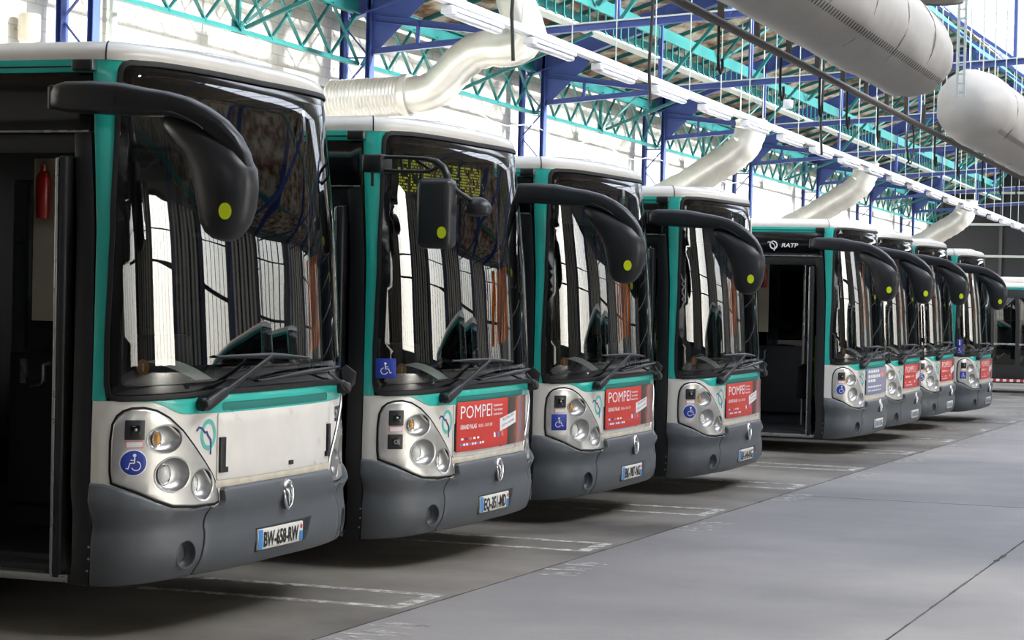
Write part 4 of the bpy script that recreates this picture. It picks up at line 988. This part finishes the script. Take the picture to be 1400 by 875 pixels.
for a, b in zip(YC[:-1], YC[1:]):
    if not vis(b): continue
    a += .12; b -= .12
    if b > 111: b = 110
    g = empty('lattice_girder', (-18, (a+b)/2, 6.45)); tag(g, 'teal lattice girder with crossing diagonals along the white wall', 'girder', 'teal lattice girders between the columns')
    X = -17.95
    beam('top_chord', (X, a, 7.6), (X, b, 7.6), .16, .3, 'teal_steel', g, 'I'); beam('bottom_chord', (X, a, 6.47), (X, b, 6.47), .12, .08, 'teal_steel', g, 'L')
    N = 8; P = [a+(b-a)*i/N for i in range(N+1)]
    for i in range(N):
        beam('lattice_bar', (X, P[i], 6.47), (X, P[i+1], 7.5), .06, .03, 'teal_steel', g); beam('lattice_bar', (X+.04, P[i], 7.5), (X+.04, P[i+1], 6.47), .06, .03, 'teal_steel', g)
    mid = (a+b)/2; rb = empty('roof_brace', (-16, mid, 6.5)); tag(rb, 'teal diagonal brace rising from the lattice girder to the roof', 'brace', 'teal roof braces')
    beam('king_post', (X, mid, 6.47), (X, mid, 7.5), .08, .08, 'teal_steel', g)
    beam('brace_strut', (X+.15, mid, 6.52), (-14.8, mid, 7.7), .07, .07, 'teal_steel', rb); beam('brace_strut', (X+.15, mid, 6.6), (-16.4, mid+1.6, roofz(-16.4)-.25), .05, .05, 'teal_steel', rb)
    bx('gusset', (X-.02, X+.02), (mid-.22, mid+.22), (6.42, 6.66), 'teal_steel', g, keep=True)
    h = empty('walkway_girder', (-14.8, mid, 7.75)); tag(h, 'teal girder with hanging bars and pale slotted lower chord', 'girder', 'teal walkway girders under the roof')
    beam('top_chord', (-14.8, a, 8.36), (-14.8, b, 8.36), .06, .28, 'teal_steel', h); beam('bottom_chord', (-14.95, a, 7.76), (-14.95, b, 7.76), .34, .05, 'pale_steel', h)
    n = 18
    for i in range(n):
        yy = a+(b-a)*(i+.5)/n; beam('hanger_bar', (-14.8, yy, 7.78), (-14.8, yy, 8.25), .05, .03, 'teal_steel', h); beam('cross_slat', (-15.14, yy, 7.79), (-14.76, yy, 7.79), .12, .05, 'teal_steel', h)
    beam('stay', (-14.7, mid, 8.3), (-13.2, mid+1.2, roofz(-13.2)-.2), .06, .06, 'teal_steel', ceil_l); beam('stay', (-14.7, mid, 8.3), (-13.2, mid-1.2, roofz(-13.2)-.2), .06, .06, 'teal_steel', ceil_l)

# ------------------------------------------------------------------ lights
tz = lambda y: 4.71-.0047*(y-20)
lt = empty('light_track', (-8.23, 15, tz(15))); tag(lt, 'long white lighting track hung on thin rods above the buses', 'light track')
y = 12.0
while y < 108: beam('track_channel', (-8.23, y, tz(y)+.06), (-8.23, min(108, y+6), tz(min(108, y+6))+.06), .10, .08, 'white_steel', lt); y += 6
y = 14.0
while y < 106: beam('hanger_rod', (-8.23, y, tz(y)+.1), (-8.23, y, 11.4), .015, .015, 'pale_steel', lt, 'rod'); y += 1.7
y0 = 20.3; i = 0
while y0 < 104:
    y1 = y0+1.5; z = tz(y0)
    f = empty('strip_light', (-8.23, y0+.75, z)); tag(f, 'white fluorescent strip light with prismatic cover under the lighting track', 'strip light', 'strip lights on the white track')
    bx('fitting_body', (-8.29, -8.17), (y0, y1), (z-.045, z+.005), 'white_steel', f, bevel=.01, keep=True)
    bx('diffuser', (-8.28, -8.18), (y0+.04, y1-.04), (z-.10, z-.043), 'diffuser', f, bevel=.02, keep=True)
    bx('end_block', (-8.295, -8.165), (y0-.02, y0+.10), (z-.08, z+.005), 'white_steel', f, bevel=.01, keep=True)
    y0 += 2.42; i += 1

# ------------------------------------------------------------------ service rail with hooks and cables
SRX = -5.08
sr = empty('service_rail', (SRX, 12, 4.3)); tag(sr, 'dark brown pipe rail carrying hooks and coiled cables', 'rail')
y = 10.0
while y < 100: beam('rail_pipe', (SRX, y, 4.31), (SRX, y+6, 4.31), .085, .085, 'brown_pipe', sr, 'rod'); y += 6
y = 11.0
while y < 98:
    beam('rail_rod', (SRX, y, 4.33), (SRX, y, 12), .02, .02, 'pale_steel', sr, 'rod')
    beam('rail_clamp', (SRX, y-.04, 4.33), (SRX, y-.04, 4.62), .05, .05, 'brown_pipe', sr); y += 1.35
random.seed(11)
y = 19.0
while y < 60:
    k = random.choice((0, 1, 2)); cx = SRX
    if k == 0:
        w = random.uniform(.15, .3); dz = random.uniform(.5, .9)
        pts = [(cx, y+w*math.sin(t)*1.2, 4.3-dz/2+dz/2*math.cos(t)) for t in np.linspace(0, 2*math.pi, 17)[:-1]]
        tube('cable_loop', pts, .012, 'cable', sr, n=6, closed=True, keep=True)
    else:
        tube('hook', [(cx, y, 4.3), (cx, y, 4.0), (cx, y+.03, 3.9), (cx, y+.10, 3.86), (cx, y+.16, 3.92), (cx, y+.15, 4.0)], .014, 'cable', sr, n=6, keep=True)
    y += random.uniform(1.2, 2.6)
bx('junction_box', (-7.06, -6.94), (29.95, 30.1), (4.6, 4.72), 'white_steel', sr, bevel=.02, keep=True)
for j, (x, y, z0, z1) in enumerate(((-8.0, 21.4, 4.28, 12), (-8.0, 26.4, 4.30, 12), (-7.6, 34.7, 4.3, 11.5))):
    c = tube('drop_cable', [(x, y, z1), (x+.02, y, (z0+z1)/2), (x+.08, y, z0+1.2), (x+.05, y, z0+.5), (x+.08, y, z0)], .021, 'cable', n=8)
    tag(c, ['thick black power cable hanging beside the big elbow duct', 'thick black power cable hanging between strip lights', 'thick black power cable hanging near the fabric duct'][j], 'cable')

# ------------------------------------------------------------------ fabric ducts
def fabric_duct(name, x, z, y0, y1, rad, label, cap0=False, cap1=False):
    d = empty(name, (x, (y0+y1)/2, z)); tag(d, label, 'duct')
    n = 40; V = []; F = []; ys = list(np.arange(y0, y1, .3))+[y1]
    rnd = random.Random(3)
    ph_ = [rnd.uniform(0, 6.28) for _ in range(6)]
    for i, y in enumerate(ys):
        e0 = (y-y0) if cap0 else 9; e1 = (y1-y) if cap1 else 9; e = min(e0, e1)
        k = 1 if e > .5 else .35+.65*math.sqrt(max(0, 1-((.5-e)/.5)**2))
        for j in range(n):
            t = 2*math.pi*j/n; ct, s_ = math.cos(t), math.sin(t)
            w = 1+.012*math.sin(7*t+y*2.1+ph_[0])+.014*math.sin(3*t-y*1.3+ph_[1])+.01*math.sin(11*t+y*5+ph_[2])+.015*abs(math.sin(y*1.05))*(1 if s_ > 0 else .3)
            V.append((x+rad*k*w*ct, y, z+rad*k*w*s_-.02*(1 if s_ < 0 else 0)))
    for i in range(len(ys)-1):
        for j in range(n): F.append((i*n+j, i*n+(j+1) % n, (i+1)*n+(j+1) % n, (i+1)*n+j))
    F.append(tuple(range(n-1, -1, -1))); F.append(tuple(range((len(ys)-1)*n, len(ys)*n)))
    mk('duct_sleeve', V, F, 'fabric_duct', d, keep=True, angle=70)
    y = y0+1.2
    while y < y1-.4:
        tube('hoop_seam', [(x+rad*1.012*math.cos(t), y+.03*math.sin(3*t), z+rad*1.012*math.sin(t)) for t in np.linspace(0, 2*math.pi, 33)[:-1]], .010, 'duct_seam', d, n=5, closed=True, keep=True); y += 1.6
    VV = []; FF = []; y = y0+.3; a = R(318)
    while y < min(y1-.3, y0+26):
        for t, sz in ((a, 1),):
            c = Vector((x+rad*1.035*math.cos(t), y, z+rad*1.035*math.sin(t)-.01)); ta = Vector((-math.sin(t), 0, math.cos(t)))
            b = len(VV); VV += [c-ta*.035-Vector((0, .018, 0)), c+ta*.035-Vector((0, .018, 0)), c+ta*.035+Vector((0, .018, 0)), c-ta*.035+Vector((0, .018, 0))]; FF.append((b, b+1, b+2, b+3))
        y += .11
    o = mk('air_slots', VV, FF, 'dark_eyelet', d, smooth=False, keep=True, recalc=False); o['kind'] = 'stuff'
    return d
fabric_duct('fabric_duct', -4.35, 4.68, 6, 24.9, .5, 'white fabric air duct ending in a rounded tip under the spiral riser', cap1=True)
fabric_duct('fabric_duct', -4.45, 4.62, 29.6, 72, .5, 'white fabric air duct with crumpled closed end facing the other duct', cap0=True)
def ribs(y, z0, z1, x, rad, name, label):
    pr = [(rad, z0)]; z = z0
    while z < z1: pr += [(rad, z), (rad*1.03, z+.02), (rad, z+.04)]; z += .16
    pr.append((rad, z1)); o = lathe(name, [(r, h-z0) for r, h in pr], 'galvanised', axis='Z', n=28, loc=(x, y, z0)); tag(o, label, 'duct'); return o
ribs(24.2, 5.19, 12, -4.0, .28, 'riser_duct', 'vertical spiral metal riser above the rounded fabric duct tip')
ld = empty('cable_ladder', (-4.03, 26.2, 4.4)); tag(ld, 'narrow perforated metal strip hanging between the two fabric ducts', 'cable ladder')
for dx in (-.04, .04): beam('ladder_side', (-4.03+dx, 26.2, 4.35), (-4.03+dx, 26.2, 9), .02, .03, 'pale_steel', ld)
for i in range(40): beam('ladder_rung', (-4.07, 26.2, 4.4+.11*i), (-3.99, 26.2, 4.4+.11*i), .02, .02, 'pale_steel', ld)

# ------------------------------------------------------------------ galvanised ducts along the wall
def wall_duct(y, rad, label, grp=None, simple=False):
    d = empty('metal_duct', (-16.5, y, 5.2)); tag(d, label, 'duct')
    def seg(name, pts, rr, n=22): return tube(name, pts, rr, 'galvanised', d, n=n, keep=True, angle=30)
    if not simple:
        seg('inlet_cone', [(-18.15, y, 5.3), (-17.95, y, 5.45), (-17.75, y, 5.6)], [rad*1.0, rad*1.0, rad*.9])
        P = []; Q = []
        for i in range(43): x = -17.75+1.55*i/42; P.append((x, y, 5.6+.06*i/42)); Q.append(rad*(1.0 if i % 2 else .93))
        seg('ribbed_section', P, Q)
        seg('collar', [(-16.22, y, 5.66), (-16.1, y, 5.67)], rad*1.08)
        P = []; Q = []
        arc = [(-16.1, 5.67), (-15.8, 5.70), (-15.55, 5.80), (-15.3, 6.02), (-15.1, 6.24), (-14.8, 6.45), (-14.45, 6.52), (-14.1, 6.50), (-13.85, 6.58), (-13.72, 6.8)]
        for i in range(len(arc)-1):
            for t in (0, .5): P.append((arc[i][0]+(arc[i+1][0]-arc[i][0])*t, y-.02*i, arc[i][1]+(arc[i+1][1]-arc[i][1])*t)); Q.append(rad*(.9 if t == 0 else .93))
        seg('elbow', P, Q)
        seg('rising_section', [(-13.72, y-.1, 6.6), (-13.85, y-.05, 6.95), (-14.05, y, 7.4), (-14.12, y, 8.2), (-14.12, y, 9.4)], rad*.95)
    else:
        P = []; Q = []
        arc = [(-17.6, 4.1), (-16.6, 4.55), (-15.6, 5.05), (-14.9, 5.5), (-14.4, 5.8), (-14.05, 6.1), (-13.9, 6.5), (-13.9, 6.85)]
        for i in range(len(arc)-1):
            for t in (0, .25, .5, .75): P.append((arc[i][0]+(arc[i+1][0]-arc[i][0])*t, y, arc[i][1]+(arc[i+1][1]-arc[i][1])*t)); Q.append(rad*(.95 if t in (0, .5) else 1))
        seg('slanted_section', P, Q)
        for dx in (-.3, .3): beam('hanger_rod', (-13.9+dx, y, 6.8), (-13.9+dx, y, roofz(-13.9+dx)-.02), .03, .03, 'pale_steel', d, 'rod')
        beam('hanger_strap', (-14.25, y, 6.8), (-13.55, y, 6.8), .04, .04, 'pale_steel', d)
wall_duct(38.0, .38, 'shiny metal duct with ribbed barrel and swan neck in front of the white wall')
wall_duct(55.5, .42, 'segmented metal elbow duct beyond the third blue column', simple=True)
wall_duct(71.0, .42, 'slanted metal duct rising behind the bus with white lettering', simple=True)
wall_duct(93.0, .45, 'slanted metal duct rising behind the last buses', simple=True)
# small wall fittings
cd_ = tube('wall_conduit', [(-18.45, 31.1, 0), (-18.45, 31.1, 7.6)], .07, 'pale_steel', n=10); tag(cd_, 'pale vertical conduit on the white wall beside the column', 'conduit')
hb_ = lathe('wall_canister', [(0, 0), (.15, 0), (.17, .03), (.17, .38), (.15, .41), (0, .41)], 'beige_box', axis='Z', n=20, loc=(-18.35, 28.5, 5.55)); tag(hb_, 'small beige canister fixed high on the white wall', 'canister')
lathe('bracket', [(.03, 0), (.03, .3)], 'beige_box', hb_, axis='X', n=8, loc=(-.3, 0, .2))
for j, (y, z) in enumerate(((44, 6.05), (54, 6.0), (64.5, 6.0))):
    c = tube('wall_wire', [(-17.7, y+10.4*t-5, z+.12*math.cos(t*12)) for t in np.linspace(0, 1, 12)], .012, 'pale_steel', n=5); tag(c, 'thin pale wire sagging along the lattice girder', 'wire', 'wires along the white wall')
# unseen orange strips across the lane, added for orange glints in the windscreens
for i in range(5):
    x = 7.0+.95*i; P = []; F = []
    for k in range(9):
        z = 2.7+.34*k
        for q in range(4): P.append((x+.17*q+.10*(8-k)*.5+.03*math.sin(k*1.3+q), 57+.08*math.sin(k+q*1.7+i), z))
    for k in range(8):
        for q in range(3): F.append((k*4+q, k*4+q+1, k*4+5+q, k*4+4+q))
    o = mk('reflection_strip', P, F, 'orange_strip', recalc=False); tag(o, 'orange strip added across the lane for windscreen reflections', 'reflection_strip', 'added orange strips for reflections')
